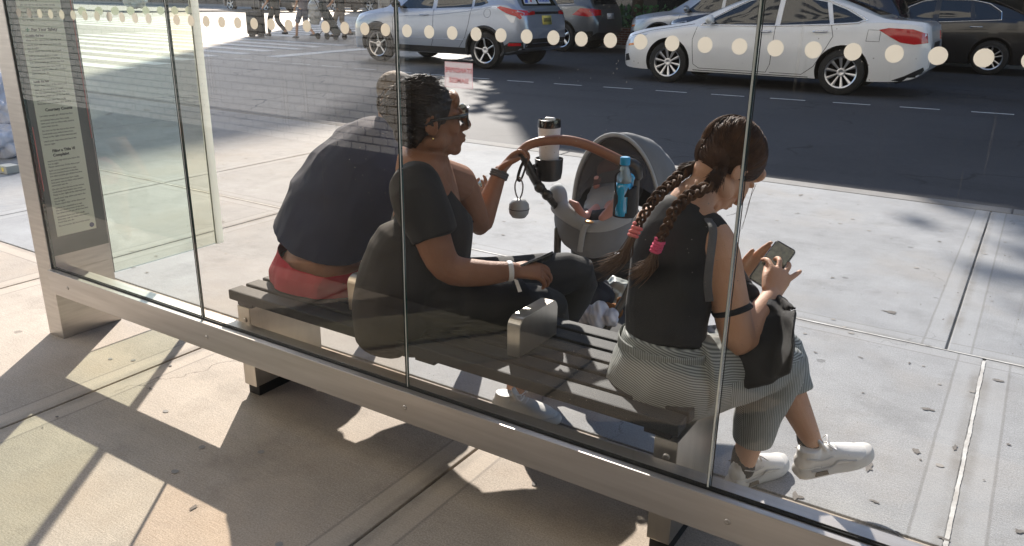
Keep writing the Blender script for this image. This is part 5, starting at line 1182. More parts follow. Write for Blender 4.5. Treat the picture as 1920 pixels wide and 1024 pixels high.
def braid(path, r0, r1, tail, turns, name='braid'):
    pts = catmull(path, 24); N = len(pts); bm = bmesh.new()
    fr_ = []
    sref = r_
    for i, p in enumerate(pts):
        t = (pts[min(i+1, N-1)]-pts[max(0, i-1)]).normalized(); s = (sref-t*sref.dot(t)).normalized(); fr_.append((p, s, t.cross(s)))
    for k in range(3):
        ph = 2*pi*k/3
        for st in range(14):
            P = []; so2 = V((random.gauss(0, 1), random.gauss(0, 1), 0))*.36
            for i, (p, s, u) in enumerate(fr_):
                a = turns*2*pi*i/N+ph; r = r0+(r1-r0)*i/N
                P.append(p+s*(sin(a)*r*1.05+so2.x*r*.55)+u*(sin(2*a)*r*.55+so2.y*r*.55))
            tube(bm, P, [(r0*.22)*(1-.35*i/N) for i in range(len(P))], n=1, seg=6)
    o = part(name, bm, M['hair_light'], hB)
    bm = bmesh.new(); e = pts[-1]; R2 = random.Random(N)
    for i in range(130):
        sp = V((R2.gauss(0, 1), R2.gauss(0, 1), R2.gauss(0, 1)))
        q = [e+sp*.004]; 
        for j_, c in enumerate(tail): q.append(V(c)+sp*(.004+.0048*j_))
        strand(bm, q, R2.uniform(.0010, .0018), 4, 4)
    part('braid_tail', bm, M['hair_tip'], hB); return pts[-1], (pts[-1]-pts[-4]).normalized()
e1, d1 = braid([root1, P_(1258, 345, 2.20), P_(1233, 368, 2.13), P_(1212, 396, 2.09), P_(1194, 428, 2.065)], .0138, .0090, [P_(1180, 455, 2.06), P_(1166, 482, 2.07), P_(1130, 500, 2.08)], 3.4)
e2, d2 = braid([root2, P_(1300, 362, 2.13), P_(1272, 385, 2.075), P_(1252, 420, 2.05), P_(1236, 455, 2.045)], .0138, .0090, [P_(1225, 480, 2.05), P_(1215, 500, 2.055), P_(1190, 515, 2.06)], 3.4)
def scrunch(c, d, m, n, label_name):
    bm = bmesh.new(); a = V(d).orthogonal().normalized(); b = V(d).cross(a); P = []
    for i in range(n*16+1):
        t_ = i/16; P.append(c+V(d)*((t_/n-.5)*.036)+(a*cos(2*pi*t_)+b*sin(2*pi*t_))*(.0120+.0012*sin(i*1.7)))
    tube(bm, P, [.0052]*len(P), n=1, seg=8); ball(bm, c, .013, None, 12); return part(label_name, bm, m, hB)
scrunch(e1+d1*.008, d1, M['scrunchie_coral'], 3, 'hair_tie')['label'] = 'coral hair tie'; scrunch(e2+d2*.010, d2, M['scrunchie_pink'], 4, 'hair_tie')['label'] = 'bright pink coiled hair tie'
bm = bmesh.new()
for i, pp_ in enumerate(([(1418, 345, 2.42), (1404, 380, 2.40), (1392, 430, 2.40)], [(1412, 350, 2.42), (1400, 400, 2.41), (1385, 442, 2.40)], [(1400, 355, 2.40), (1385, 395, 2.38), (1362, 405, 2.36)])): strand(bm, [P_(*q) for q in pp_], .0008, 4, 5)
part('loose_strands', bm, M['hair_brown'], hB)
phone('black-cased phone with a lit map held up by the woman with braids', P_(1448, 497, 2.50), P_(1470, 462, 2.56)-P_(1412, 540, 2.47), V((.15, -.55, .72)), L=.155, W=.074)
# black tote on her lap, strap over shoulder and round the arm
tb = thing('tote_bag', 'black cloth tote slung on the lap of the woman with braids', 'bag', tuple(P_(1425, 665, 2.36)))
bm = bmesh.new()
pl_ = [(1346, 645), (1368, 604), (1400, 572), (1440, 570), (1468, 588), (1488, 610), (1486, 660), (1482, 704), (1448, 720), (1402, 732), (1366, 712), (1344, 680)]
prism(bm, [P_(x, y, 2.30 if y < 600 else 2.20 if x < 1402 and y < 690 else 2.15) for x, y in pl_], V((-.02, .10, .01)))
fuse('pouch', bm, M['canvas_black'], tb, voxel=.005, smooth=14, wr=folds(.006, 11, 11, 9, 8.2))
bm = bmesh.new(); tube(bm, [P_(1328, 412, 2.16), P_(1337, 430, 2.125), P_(1332, 480, 2.085), P_(1327, 530, 2.075), P_(1330, 565, 2.09)], [(.0115, .002)]*5, side=r_, n=5, seg=8); tube(bm, [P_(1328, 412, 2.16), P_(1330, 405, 2.26), P_(1345, 440, 2.34), P_(1395, 520, 2.38), P_(1410, 570, 2.36)], [(.0115, .002)]*5, side=r_, n=5, seg=8)
part('shoulder_strap', bm, M['wrist_grey'], tb)
ad = (elB-shB).normalized(); band(shB.lerp(elB, .66), .0575, .0575, ad.orthogonal(), (ad+r_*.35).normalized(), .009, .002, M['black_cotton'], 'arm_strap', tb)
bm = bmesh.new(); ball(bm, P_(1402, 560, 2.36), (.035, .03, .05)); tube(bm, [P_(1385, 512, 2.40), P_(1398, 545, 2.37), P_(1420, 575, 2.35)], [(.02, .012), (.03, .02), (.018, .01)], n=3, seg=12); fuse('strap_bundle', bm, M['canvas_black'], tb, voxel=.004, smooth=2, wr=folds(.004, 25, 25, 25, 2))
# ================================================================ pushchair, what hangs on it and the baby
pc = thing('pushchair', 'grey pushchair with tan leather handle and hooded seat, parked between the two women', 'pushchair', (-1.5, 3.05, 0))
cloth('pram_grey', (.22, .225, .232), (.165, .17, .175), bs=500, bmp=.15); cloth('pram_light', (.42, .43, .43), (.36, .37, .37), bs=500, bmp=.15); cloth('pram_dark', (.035, .036, .038), bs=500); mat('mesh_grey', (.13, .115, .11), .7, c2=(.16, .145, .14), nscale=5)
mat('tan_leather', (.24, .095, .045), .42, c2=(.30, .125, .06), nscale=10, bump=.1, bscale=120); mat('frame_dark', (.06, .055, .05), .35, .6)
hp = [P_(990, 292, 2.62), P_(976, 284, 2.63), P_(992, 272, 2.66), P_(1022, 264, 2.70), P_(1060, 263, 2.76), P_(1100, 272, 2.82), P_(1140, 290, 2.87), P_(1172, 306, 2.90)]
bm = bmesh.new(); tube(bm, hp[1:], [.0165, .0175, .0185, .0195, .020, .0205, .0205], n=6, seg=20); part('handle', bm, M['tan_leather'], pc)
bm = bmesh.new(); tube(bm, [hp[-2].lerp(hp[-1], .9), P_(1190, 312, 2.92), P_(1196, 330, 2.94)], [.024, .026, .020], n=4, seg=16); tube(bm, [P_(1192, 325, 2.94), P_(1190, 400, 3.02), P_(1180, 450, 3.10)], [.016, .014, .014], n=3, seg=12)
tube(bm, [P_(978, 288, 2.63), P_(990, 310, 2.68), P_(1008, 345, 2.76), P_(1040, 385, 2.88), P_(1062, 430, 3.02)], [.014, .017, .018, .014, .013], n=3, seg=12)
for px, py in ((996, 322), (1012, 352), (1026, 366)): ball(bm, P_(px, py, 2.73), (.024, .02, .022), None, 12)
part('handle_arm', bm, M['frame_dark'], pc)
# seat shell: deep rim
cs = P_(1118, 425, 3.02); sx_ = V((.93, .30, .0)).normalized(); sy_ = V((-.30, .93, 0)).normalized()
bm = bmesh.new()
def rimpt(a, k=1.0, dz=0): return cs+sx_*(cos(a)*.175*k)+sy_*(sin(a)*.16*k)+z_*(dz+.045*(abs(cos(a))**1.5))
rings = []
for k, dz in ((.55, -.115), (.86, -.10), (1.0, -.065), (1.04, -.02), (1.03, .025), (.98, .045), (.90, .042), (.85, .02), (.80, -.05), (.5, -.09)):
    rings.append([bm.verts.new(rimpt(2*pi*i/40, k, dz)) for i in range(40)])
for r0, r1 in zip(rings, rings[1:]):
    for i in range(40): bm.faces.new((r0[i], r0[(i+1) % 40], r1[(i+1) % 40], r1[i]))
bm.faces.new(rings[0][::-1]); bm.faces.new(rings[-1])
fuse('seat_shell', bm, M['pram_grey'], pc, voxel=.006, smooth=5, wr=folds(.003, 10, 10, 10, 5))
bm = bmesh.new()
for k in (0,):
    tube(bm, [rimpt(pi*1.02, .92, .045), rimpt(pi*1.12, .95, .055), rimpt(pi*1.25, .95, .055), rimpt(pi*1.38, .94, .045), rimpt(pi*1.50, .94, .040), rimpt(pi*1.65, .94, .04), rimpt(pi*1.8, .94, .05)], [(.038, .022), (.042, .028), (.036, .022), (.030, .018), (.028, .016), (.030, .018), (.036, .02)], n=4, seg=14)
tube(bm, [rimpt(pi*1.12, .95, .06), rimpt(pi*1.08, .98, .10), rimpt(pi*1.02, .98, .11)], [.038, .040, .028], n=4, seg=14)
fuse('rim_padding', bm, M['pram_light'], pc, voxel=.005, smooth=5)
# seat back and hood
bm = bmesh.new(); tube(bm, [P_(1120, 405, 3.08), P_(1150, 350, 3.22), P_(1175, 300, 3.32)], [(.12, .03), (.135, .035), (.10, .03)], side=sx_, n=4, seg=20); fuse('seat_back', bm, M['pram_dark'], pc, voxel=.006, smooth=4)
hoodc = P_(1170, 400, 3.25); hs_ = V((.93, .36, 0)); hf = (V((-.3, -.85, .0))).normalized(); 
def hoodpt(a, b, r=1.0):            # a: 0..pi across, b: sweep from front edge to back
    d = hs_*cos(a)*-.190 + (z_*cos(b)+(-hf)*sin(b)*.9)*sin(a)*.362
    return hoodc+d*r+hf*.05
bm = bmesh.new(); A_ = 24; B_ = 14; b0, b1 = -.10, 1.35
outer = [[bm.verts.new(hoodpt(pi*i/A_, b0+(b1-b0)*j_/B_, 1+.020*abs(sin(j_*.9)))) for i in range(A_+1)] for j_ in range(B_+1)]
for j_ in range(B_):
    for i in range(A_): bm.faces.new((outer[j_][i], outer[j_][i+1], outer[j_+1][i+1], outer[j_+1][i]))
bmesh.ops.recalc_face_normals(bm, faces=bm.faces[:]); bmesh.ops.solidify(bm, geom=bm.faces[:], thickness=.006)
part('hood', bm, M['pram_grey'], pc)
bm = bmesh.new(); tube(bm, [hoodpt(pi*i/30, b0-.01, 1.01) for i in range(31)], [.009]*31, n=1, seg=10); hd_ = part('hood_edge', bm, M['pram_light'], pc)
bm = bmesh.new(); tube(bm, [hoodpt(pi*(.06+.88*i/90), b0+.05, .955+.012*(i % 2)) for i in range(91)], [(.008, .004)]*91, n=1, seg=6); part('hood_ruffle', bm, M['pram_grey'], pc)
bm = bmesh.new(); ring = [bm.verts.new(hoodpt(pi*(.03+.94*i/20), .75, .90)) for i in range(21)]; c_ = bm.verts.new(hoodc+z_*.04-hf*.04)
for i in range(20): bm.faces.new((ring[i], ring[i+1], c_))
bmesh.ops.solidify(bm, geom=bm.faces[:], thickness=.004); part('hood_lining', bm, M['pram_dark'], pc)
bm = bmesh.new(); g0 = [[bm.verts.new(hoodpt(pi*(.04+.92*i/20), b0+.02, .965).lerp(hoodpt(pi*(.04+.92*i/20), b0+.02, .965)*1.0-V((0, 0, 1))*0, 0).lerp(P_(1160, 372, 3.02)+hs_*(-cos(pi*i/20))*.15, k/6*.75)) for i in range(21)] for k in range(7)]
for r0, r1 in zip(g0, g0[1:]):
    for i in range(20): bm.faces.new((r0[i], r0[i+1], r1[i+1], r1[i]))
mm = bpy.data.materials.new('sheer_mesh'); mm.use_nodes = True; t = mm.node_tree; t.nodes.clear(); out = nd(t, 'ShaderNodeOutputMaterial'); a_ = nd(t, 'ShaderNodeBsdfTransparent'); b_2 = nd(t, 'ShaderNodeBsdfDiffuse'); b_2.inputs[0].default_value = (.085, .075, .072, 1)
x_ = nd(t, 'ShaderNodeMixShader'); x_.inputs[0].default_value = .70; t.links.new(a_.outputs[0], x_.inputs[1]); t.links.new(b_2.outputs[0], x_.inputs[2]); t.links.new(x_.outputs[0], out.inputs[0])
part('hood_mesh', bm, mm, pc)
# strap and buckle at the foot end
bm = bmesh.new(); tube(bm, [P_(1104, 418, 2.855), P_(1096, 425, 2.84), P_(1091, 445, 2.845), P_(1087, 472, 2.86)], [(.012, .002)]*4, side=r_, n=4, seg=8); part('leg_strap', bm, M['pram_light'], pc)
bm = bmesh.new(); ball(bm, P_(1105, 416, 2.86), (.020, .014, .006)); part('strap_ring', bm, mat('copper', (.55, .30, .12), .3, .8), pc)
# undercarriage
bm = bmesh.new()
tube(bm, [P_(1110, 450, 3.02), P_(1112, 480, 3.02), P_(1122, 508, 3.04)], [(.10, .085), (.09, .075), (.06, .05)], side=sx_, n=3, seg=20); fuse('seat_underside', bm, M['pram_dark'], pc, voxel=.007, smooth=4)
wz = [V((-1.78, 2.82, .09)), V((-1.36, 2.78, .09)), V((-1.72, 3.42, .09)), V((-1.20, 3.42, .09))]
bm = bmesh.new()
tube(bm, [P_(1046, 430, 2.90), P_(1037, 500, 2.86), wz[0]+V((0, 0, .06))], [(.016, .012)]*3, n=3, seg=10); tube(bm, [P_(1078, 490, 3.0), P_(1068, 520, 3.05), wz[2]+V((0, 0, .05))], [(.014, .011)]*3, n=3, seg=10)
tube(bm, [P_(1180, 450, 3.05), P_(1190, 520, 2.98), wz[1]+V((0, 0, .06))], [(.016, .012)]*3, n=3, seg=10); tube(bm, [P_(1180, 470, 3.1), wz[3]+V((0, 0, .05))], [.013]*2, n=2, seg=10)
tube(bm, [wz[0]+V((0, 0, .07)), wz[1]+V((0, 0, .07))], [.012]*2, n=1, seg=10); tube(bm, [wz[2]+V((0, 0, .05)), wz[3]+V((0, 0, .05))], [.012]*2, n=1, seg=10)
part('chassis', bm, M['frame_dark'], pc)
for wv in wz:
    bm = bmesh.new(); A = V((1, -.05, 0)); lathe(bm, wv-A*.018+V((0, 0, -.0)), A, [(.06, 0), (.084, .004), (.089, .012), (.089, .026), (.084, .034), (.06, .038)], 24); ww = part('wheel', bm, M['rubber'], pc)
    bm = bmesh.new(); lathe(bm, wv-A*.021, A, [(.05, 0), (.056, .004), (.056, .040), (.05, .044)], 20); part('hub', bm, M['frame_dark'], ww)
bm = bmesh.new(); tube(bm, [P_(1104, 498, 2.94), P_(1130, 505, 2.94), P_(1165, 506, 2.96), P_(1200, 500, 2.98)], [(.02, .010), (.022, .014), (.026, .016), (.02, .012)], side=z_, n=3, seg=12); fuse('footrest', bm, M['pram_dark'], pc, voxel=.005, smooth=3)
# shopping basket slung below
bm = bmesh.new(); bx0 = V((-1.80, 2.86, .12)); 
vb = [V((-1.72, 2.90, .13)), V((-1.26, 2.90, .13)), V((-1.20, 3.38, .13)), V((-1.70, 3.38, .13))]; vt = [V((-1.80, 2.80, .225)), V((-1.18, 2.80, .225)), V((-1.14, 3.44, .36)), V((-1.78, 3.44, .36))]
b_ = [bm.verts.new(q) for q in vb]; t_ = [bm.verts.new(q) for q in vt]; bm.faces.new(b_)
for i in range(4): bm.faces.new((b_[i], b_[(i+1) % 4], t_[(i+1) % 4], t_[i]))
bmesh.ops.subdivide_edges(bm, edges=bm.edges[:], cuts=5, use_grid_fill=True)
for v in bm.verts: v.co += V((noise.noise(v.co*6), noise.noise(v.co*6+V((3, 3, 3))), noise.noise(v.co*7+V((9, 9, 9)))*.6))*.03
bmesh.ops.recalc_face_normals(bm, faces=bm.faces[:]); bmesh.ops.solidify(bm, geom=bm.faces[:], thickness=.004); part('basket', bm, M['pram_dark'], pc)
def rag(name, label, cat, c, r, m, seed, amp=.02, fr=14, ax=None, vox=.006, sm=2):
    bm = bmesh.new(); ball(bm, c, r, ax, 28)
    def w(co, n): return amp*(abs(noise.noise(co*fr+V((seed, 0, 0))))*1.8-.5)+amp*.4*noise.noise(co*fr*2.7)
    o = fuse(name, bm, m, None, voxel=vox, smooth=sm, wr=w); tag(o, label, cat); return o
stripes('striped_muslin', (.9, .3, .5), 2*pi/.022); mt_ = M['striped_muslin'].node_tree
for n_ in mt_.nodes:
    if n_.type == 'MIX' and n_.data_type == 'RGBA': n_.inputs['A'].default_value = (.55, .56, .62, 1); n_.inputs['B'].default_value = (.74, .74, .78, 1)
rag('muslin_cloth', 'striped white muslin cloth crumpled in the pushchair basket', 'cloth', P_(1118, 592, 2.86), (.11, .06, .055), M['striped_muslin'], 3, .03, 12)
rag('carrier_bag', 'crumpled pale plastic bag stuffed at the back of the pushchair basket', 'bag', P_(1152, 548, 3.12), (.075, .06, .06), mat('plastic_bag', (.46, .48, .44), .25, c2=(.62, .64, .60), nscale=8), 8, .028, 17)
rag('folded_jacket', 'dark navy jacket folded in the pushchair basket', 'jacket', P_(1112, 550, 3.05), (.10, .08, .085), mat('navy_cloth', (.018, .022, .035), .85), 5, .018, 9)
bm = bmesh.new(); cb_ = P_(1152, 584, 2.97); ball(bm, cb_, (.038, .04, .036)); ball(bm, P_(1162, 568, 2.96), (.017, .015, .030)); ball(bm, P_(1140, 574, 2.95), (.015, .013, .02)); ball(bm, cb_+V((-.03, -.03, -.01)), (.02, .02, .016))
tb_ = fuse('plush_toy', bm, mat('plush', (.36, .15, .04), .95, c2=(.28, .11, .03), nscale=40, bump=.8, bscale=300), None, voxel=.005, smooth=3, wr=lambda co, n: .002*noise.noise(co*140)); tag(tb_, 'ginger-brown plush toy lying on the muslin in the pushchair basket', 'soft toy')
# baby lying in the seat: feet towards us
by = thing('person', 'baby lying in the pushchair under the hood, bare feet towards the camera', 'person', tuple(P_(1130, 385, 3.1)))
def bfoot(bm, heel, d, u, s=1.0):
    d, u = ortho(d, u); sd = d.cross(u)
    tube(bm, [heel, heel+d*.030*s, heel+d*.062*s], [(.017*s, .016*s), (.019*s, .013*s), (.024*s, .010*s)], side=sd, n=3, seg=14)
    for k, (o_, rr) in enumerate(((.018, .0085), (.007, .0068), (-.002, .0062), (-.010, .0058), (-.018, .0052))): ball(bm, heel+d*(.076-.003*k)*s+sd*o_*s, (rr*s, rr*1.2*s, rr*s), None, 10)
bm = bmesh.new()
f1 = P_(1095, 408, 2.90); bfoot(bm, f1, P_(1080, 385, 2.88)-f1, V((.3, .8, .4)), 1.12)
f2 = P_(1130, 410, 2.91); bfoot(bm, f2, P_(1150, 390, 2.93)-f2, V((.1, .8, .4)), 1.12)
tube(bm, [f1, P_(1118, 395, 3.0), P_(1128, 378, 3.12)], [.018, .026, .032], n=3, seg=12); tube(bm, [f2, P_(1142, 396, 3.0), P_(1145, 376, 3.12)], [.018, .026, .032], n=3, seg=12)
tube(bm, [P_(1136, 378, 3.12), P_(1148, 345, 3.2), P_(1155, 325, 3.25)], [(.055, .045), (.06, .05), (.035, .03)], side=sx_, n=3, seg=16); ball(bm, P_(1142, 322, 3.22), (.055, .06, .06)); ball(bm, P_(1137, 328, 3.17), (.010, .012, .010))
tube(bm, [P_(1135, 350, 3.17), P_(1120, 352, 3.10), P_(1118, 340, 3.08)], [.022, .017, .013], n=3, seg=10); ball(bm, P_(1120, 336, 3.06), (.017, .015, .016))
fuse('body', bm, M['skin_baby'], by, voxel=.004, smooth=2)
bm = bmesh.new(); tube(bm, [P_(1130, 400, 3.02), P_(1138, 378, 3.10), P_(1150, 345, 3.19), P_(1156, 330, 3.23)], [(.085, .035), (.090, .055), (.082, .062), (.055, .048)], side=sx_, n=4, seg=18); fuse('sleepsuit', bm, M['pram_light'], by, voxel=.005, smooth=3, wr=folds(.005, 20, 20, 20, 3))
bm = bmesh.new(); tube(bm, [P_(1090, 400, 2.97), P_(1115, 405, 2.93), P_(1140, 400, 2.96)], [(.03, .010), (.03, .014), (.03, .010)], n=3, seg=12); fuse('blanket_edge', bm, M['pram_dark'], by, voxel=.005, smooth=2)
# tumbler in its holder
tu = thing('travel_tumbler', 'white travel tumbler with a black lid standing in the pushchair cup holder', 'tumbler', tuple(P_(1030, 330, 2.78)))
ct = P_(1029, 322, 2.80); ux = V((-.02, 0, 1)).normalized()
bm = bmesh.new(); lathe(bm, ct-ux*.02, ux, [(.030, 0), (.036, .01), (.043, .15), (.0455, .195), (.045, .200)], 28); tb1 = part('cup', bm, M['plastic_white'], tu, autos=A30)
bm = bmesh.new(); lathe(bm, ct+ux*.180, ux, [(.0465, 0), (.047, .014), (.045, .030), (.040, .031), (.039, .025), (.01, .025)], 28); part('lid', bm, M['gloss_black'], tu, autos=A30)
bm = bmesh.new(); tube(bm, [ct+ux*.211+r_*-.014, ct+ux*.211+r_*.018], [(.009, .006)]*2, n=1, seg=10); part('sip_tab', bm, M['plastic_white'], tu)
tx = text_bm('COFFEE', .020, .0006, 'CENTER', .0010); vv = -v_; fr3 = frame(ct+vv*.0405+ux*.002, r_, ux, vv); merge_ = bmesh.new(); merge(merge_, tx, fr3)
tx = text_bm('COMPANY', .011, .0006, 'CENTER', .0006); merge(merge_, tx, frame(ct+vv*.0398-ux*.010, r_, ux, vv)); part('lettering', merge_, mat('ink_brown', (.10, .07, .05), .5), tu, smooth=False)
bm = bmesh.new(); ch = P_(1029, 322, 2.80)-ux*.035
lathe(bm, ch, ux, [(.038, 0), (.050, .008), (.055, .035), (.058, .090), (.055, .091), (.052, .035), (.046, .014)], 28); tube(bm, [ch+ux*.06-r_*.046, P_(1000, 312, 2.73)], [(.012, .008)]*2, n=1, seg=10)
cu_ = part('cup_holder', bm, mat('holder_black', (.02, .02, .022), .3), pc, autos=A30)
# dummy case on its cord
dm = thing('dummy_case', 'round grey silicone case hanging on a loop from the pushchair handle', 'case', tuple(P_(973, 390, 2.66)))
cd_ = P_(973, 391, 2.66); mat('silicone', (.40, .41, .41), .4)
bm = bmesh.new(); lathe(bm, cd_-z_*.040, z_, [(.007, 0), (.028, .005), (.039, .021), (.0415, .040), (.0413, .0405), (.0395, .059), (.028, .075), (.007, .081)], 28); part('case', bm, M['silicone'], dm)
bm = bmesh.new(); tube(bm, [cd_+r_*.042*cos(2*pi*k/28)+v_*.042*sin(2*pi*k/28)+z_*.0005 for k in range(29)], [.0016]*29, n=1, seg=6); part('zip', bm, M['holder_black'], dm)
bm = bmesh.new(); tube(bm, [cd_+z_*.033, P_(967, 362, 2.655), P_(966, 345, 2.65), P_(973, 332, 2.645), P_(980, 345, 2.65), P_(979, 362, 2.655), cd_+z_*.034], [.0032]*7, n=4, seg=8)
part('loop', bm, M['silicone'], dm)
bm = bmesh.new(); tube(bm, [P_(984, 298, 2.64), P_(976, 315, 2.64), P_(971, 334, 2.645), P_(976, 338, 2.65), P_(984, 318, 2.65), P_(988, 300, 2.65)], [(.006, .002)]*6, n=4, seg=8); part('strap', bm, M['frame_dark'], dm)
# blue drink bottle in its black holder
bt_ = thing('drink_bottle', 'clear sports bottle of bright blue drink with a blue cap, slung on the pushchair', 'bottle', tuple(P_(1160, 360, 2.83)))
cb = P_(1166, 405, 2.83); mat('blue_drink', (.01, .36, .68), .12, coat=1, spec=.6); mat('cap_blue', (.01, .30, .58), .35); mat('clear_bottle', (.50, .68, .76), .08, trans=.6)
bm = bmesh.new(); lathe(bm, cb, z_, [(.022, 0), (.030, .005), (.031, .03), (.028, .06), (.0285, .085), (.031, .11), (.030, .135)], 24); part('drink', bm, M['blue_drink'], bt_)
bm = bmesh.new(); lathe(bm, cb+z_*.1355, z_, [(.0295, 0), (.028, .025), (.016, .060), (.013, .07)], 24); part('neck', bm, M['clear_bottle'], bt_)
bm = bmesh.new(); lathe(bm, cb+z_*.205, z_, [(.019, 0), (.020, .004), (.0195, .026), (.016, .030)], 24); part('cap', bm, M['cap_blue'], bt_, autos=A30)
b2_ = rag('wipes_packet', 'turquoise packet poking out of the black bottle holder', 'packet', P_(1178, 340, 2.86), (.026, .012, .038), M['blue_drink'], 6, .006, 30, vox=.003)
bh = bmesh.new(); cc = P_(1170, 396, 2.84)
def hold(a, z): return cc+r_*cos(a)*.044+v_*sin(a)*.036+z_*z
N_ = 40
for i in range(N_):
    a0, a1 = 2*pi*i/N_, 2*pi*(i+1)/N_
    for z0, z1 in ((-.02, .0), (.0, .065), (.065, .09)):
        if z0 == 0 and (i in (28, 29, 30, 31) ): continue
        dz0 = .012*cos(a0); dz1 = .012*cos(a1)
        bh.faces.new([bh.verts.new(q) for q in (hold(a0, z0), hold(a1, z0), hold(a1, z1+(dz1 if z1 > .08 else 0)), hold(a0, z1+(dz0 if z1 > .08 else 0)))])
bmesh.ops.remove_doubles(bh, verts=bh.verts[:], dist=1e-5); bh.faces.new([bh.verts.new(hold(2*pi*i/20, -.02)) for i in range(20)]); bmesh.ops.solidify(bh, geom=bh.faces[:], thickness=.003)
tube(bh, [hold(pi*1.2, .08), P_(1155, 330, 2.80), P_(1168, 322, 2.82), hold(pi*1.6, .09)], [(.004, .002)]*4, n=4, seg=6)
part('bottle_holder', bh, M['canvas_black'], pc)
# ================================================================ people on the crossing, rubbish by the post
def walker(label, px, footy, Y0, shirt, lower, skinm, shorts=False, stride=.32, face=-1, arm=0, z0=RZ):
    g = atG(px, footy, z0); X, Y = g.x, g.y; H = 1.95
    o = thing('person', label, 'person', (X, Y, z0), 0, 'people on the crosswalk')
    d = V((face, 0, 0)); s = V((0, 1, 0)); b = V((X, Y, z0)); q = lambda f, l, h: b+d*f*H+s*l*H+z_*h*H
    bm = bmesh.new()
    legs = (((.0, -.05, .52), (stride*.38, -.05, .29), (stride*.50, -.05, .045)), ((.0, .05, .52), (stride*.05, .05, .29), (-stride*.62, .05, .09)))
    for L_ in legs: tube(bm, [q(*p) for p in L_], [.085*1.1, .062, .042], n=4, seg=12); e = q(*L_[2]); tube(bm, [e-z_*.02, e+d*.16-z_*.05], [.04, .032], n=1, seg=10)
    tube(bm, [q(0, 0, .52), q(0, 0, .66), q(.01, 0, .80)], [(.15, .11), (.16, .11), (.17, .10)], side=s, n=4, seg=16); tube(bm, [q(.01, 0, .82), q(.02, 0, .88)], [.06, .055], n=1, seg=12)
    bmh = None
    head(bm, q(.025, 0, .935), d, z_, 1.1)
    for sy, f in ((-1, arm), (1, .04)):
        a = q(.01, sy*.105, .80); e_ = q(f*.4, sy*.125, .64); w_ = q(f*1.0+.03, sy*.12, .50 if f <= .04 else .54); tube(bm, [a, e_, w_], [.055, .043, .030], n=4, seg=12); hand(bm, w_, (w_-e_), V((0, -sy, 0)), d, 1.05)
    fuse('body', bm, skinm, o, voxel=.010, smooth=3)
    bm = bmesh.new(); tube(bm, [q(0, 0, .49), q(0, 0, .66), q(.01, 0, .78), q(.015, 0, .83)], [(.175, .14), (.185, .135), (.195, .12), (.10, .08)], side=s, n=4, seg=18, cap='flat')
    for sy, f in ((-1, arm), (1, .04)): tube(bm, [q(.01, sy*.09, .80), q(f*.25, sy*.12, .70)], [.07, .065], n=2, seg=12, cap='flat')
    fuse('shirt', bm, shirt, o, voxel=.012, smooth=5, wr=folds(.012, 5, 5, 4, px))
    bm = bmesh.new()
    for L_ in legs:
        P = [q(*p) for p in L_]; tube(bm, P[:2]+([P[1].lerp(P[2], .88)] if not shorts else []), ([.12, .085] if shorts else [.115, .085, .065]), n=4, seg=14, cap='flat')
    tube(bm, [q(0, 0, .53), q(0, 0, .47)], [(.17, .13), (.17, .13)], side=s, n=1, seg=16)
    fuse('shorts' if shorts else 'trousers', bm, lower, o, voxel=.010, smooth=3, wr=folds(.01, 8, 8, 5, px*2))
    bm = bmesh.new()
    for L_ in legs:
        e = q(*L_[2]); tube(bm, [e-d*.05-z_*.045, e+d*.06-z_*.05, e+d*.20-z_*.06], [(.045, .045), (.048, .05), (.038, .03)], side=s, n=3, seg=12)
    fuse('shoes', bm, M['pram_grey'] if shorts else M['black_cotton'], o, voxel=.008, smooth=3)
    return o, q
w1, q1 = walker('walker in dark green shirt and grey trousers pulling a black suitcase over the crossing', 520, 68, 20, cloth('olive_cotton', (.05, .055, .045)), cloth('slate_cotton', (.07, .075, .07)), M['skin_tan'], arm=.16)
w2, q2 = walker('walker in blue shorts and white socks in the middle of the crosswalk group', 572, 72, 20, cloth('mauve_cotton', (.20, .18, .22)), cloth('blue_cotton', (.13, .15, .22)), M['skin_tan'], shorts=True, arm=.05)
w3, q3 = walker('walker in dark top and beige trousers pushing the folded buggy on the crosswalk', 641, 70, 20, cloth('dark_cotton', (.045, .045, .042)), cloth('beige_cotton', (.36, .31, .25)), M['skin_tan'], arm=.22)
sc0 = atG(482, 69, RZ)
su = thing('suitcase', 'black wheeled suitcase pulled across the crosswalk', 'suitcase', tuple(sc0)); o = sc0
bm = bmesh.new(); box(bm, o.x-.35, o.x+.32, o.y-.17, o.y+.17, o.z+.08, o.z+.90, bev=.06); part('case', bm, M['canvas_black'], su)
bm = bmesh.new(); box(bm, o.x-.27, o.x+.24, o.y-.20, o.y-.172, o.z+.16, o.z+.72, bev=.012); part('pocket', bm, M['holder_black'], su)
bm = bmesh.new(); tube(bm, [o+V((-.02, 0, .88)), o+V((-.02, 0, 1.45)), o+V((.24, 0, 1.45)), o+V((.24, 0, .88))], [.012]*4, n=1, seg=8); part('pull_handle', bm, M['post_grey'], su)
for dx in (-.26, .24):
    bm = bmesh.new(); lathe(bm, o+V((dx, -.12, .045)), (0, 1, 0), [(.045, 0), (.045, .24)], 14); part('wheel', bm, M['rubber'], su)
bg0 = atG(598, 66, RZ+.02); bp2 = bg0+V((0, -.15, .85))
o = rag('clear_sack', 'big translucent white plastic sack hanging from the buggy on the crosswalk', 'bag', bp2, (.30, .26, .50), mat('sack_white', (.62, .63, .62), .3, c2=(.46, .48, .47), nscale=3), 3, .07, 4, vox=.02)
bu = thing('folding_buggy', 'dark folding buggy loaded with bags, rolled along the crosswalk', 'buggy', tuple(atG(618, 74, RZ))); o = atG(622, 74, RZ)
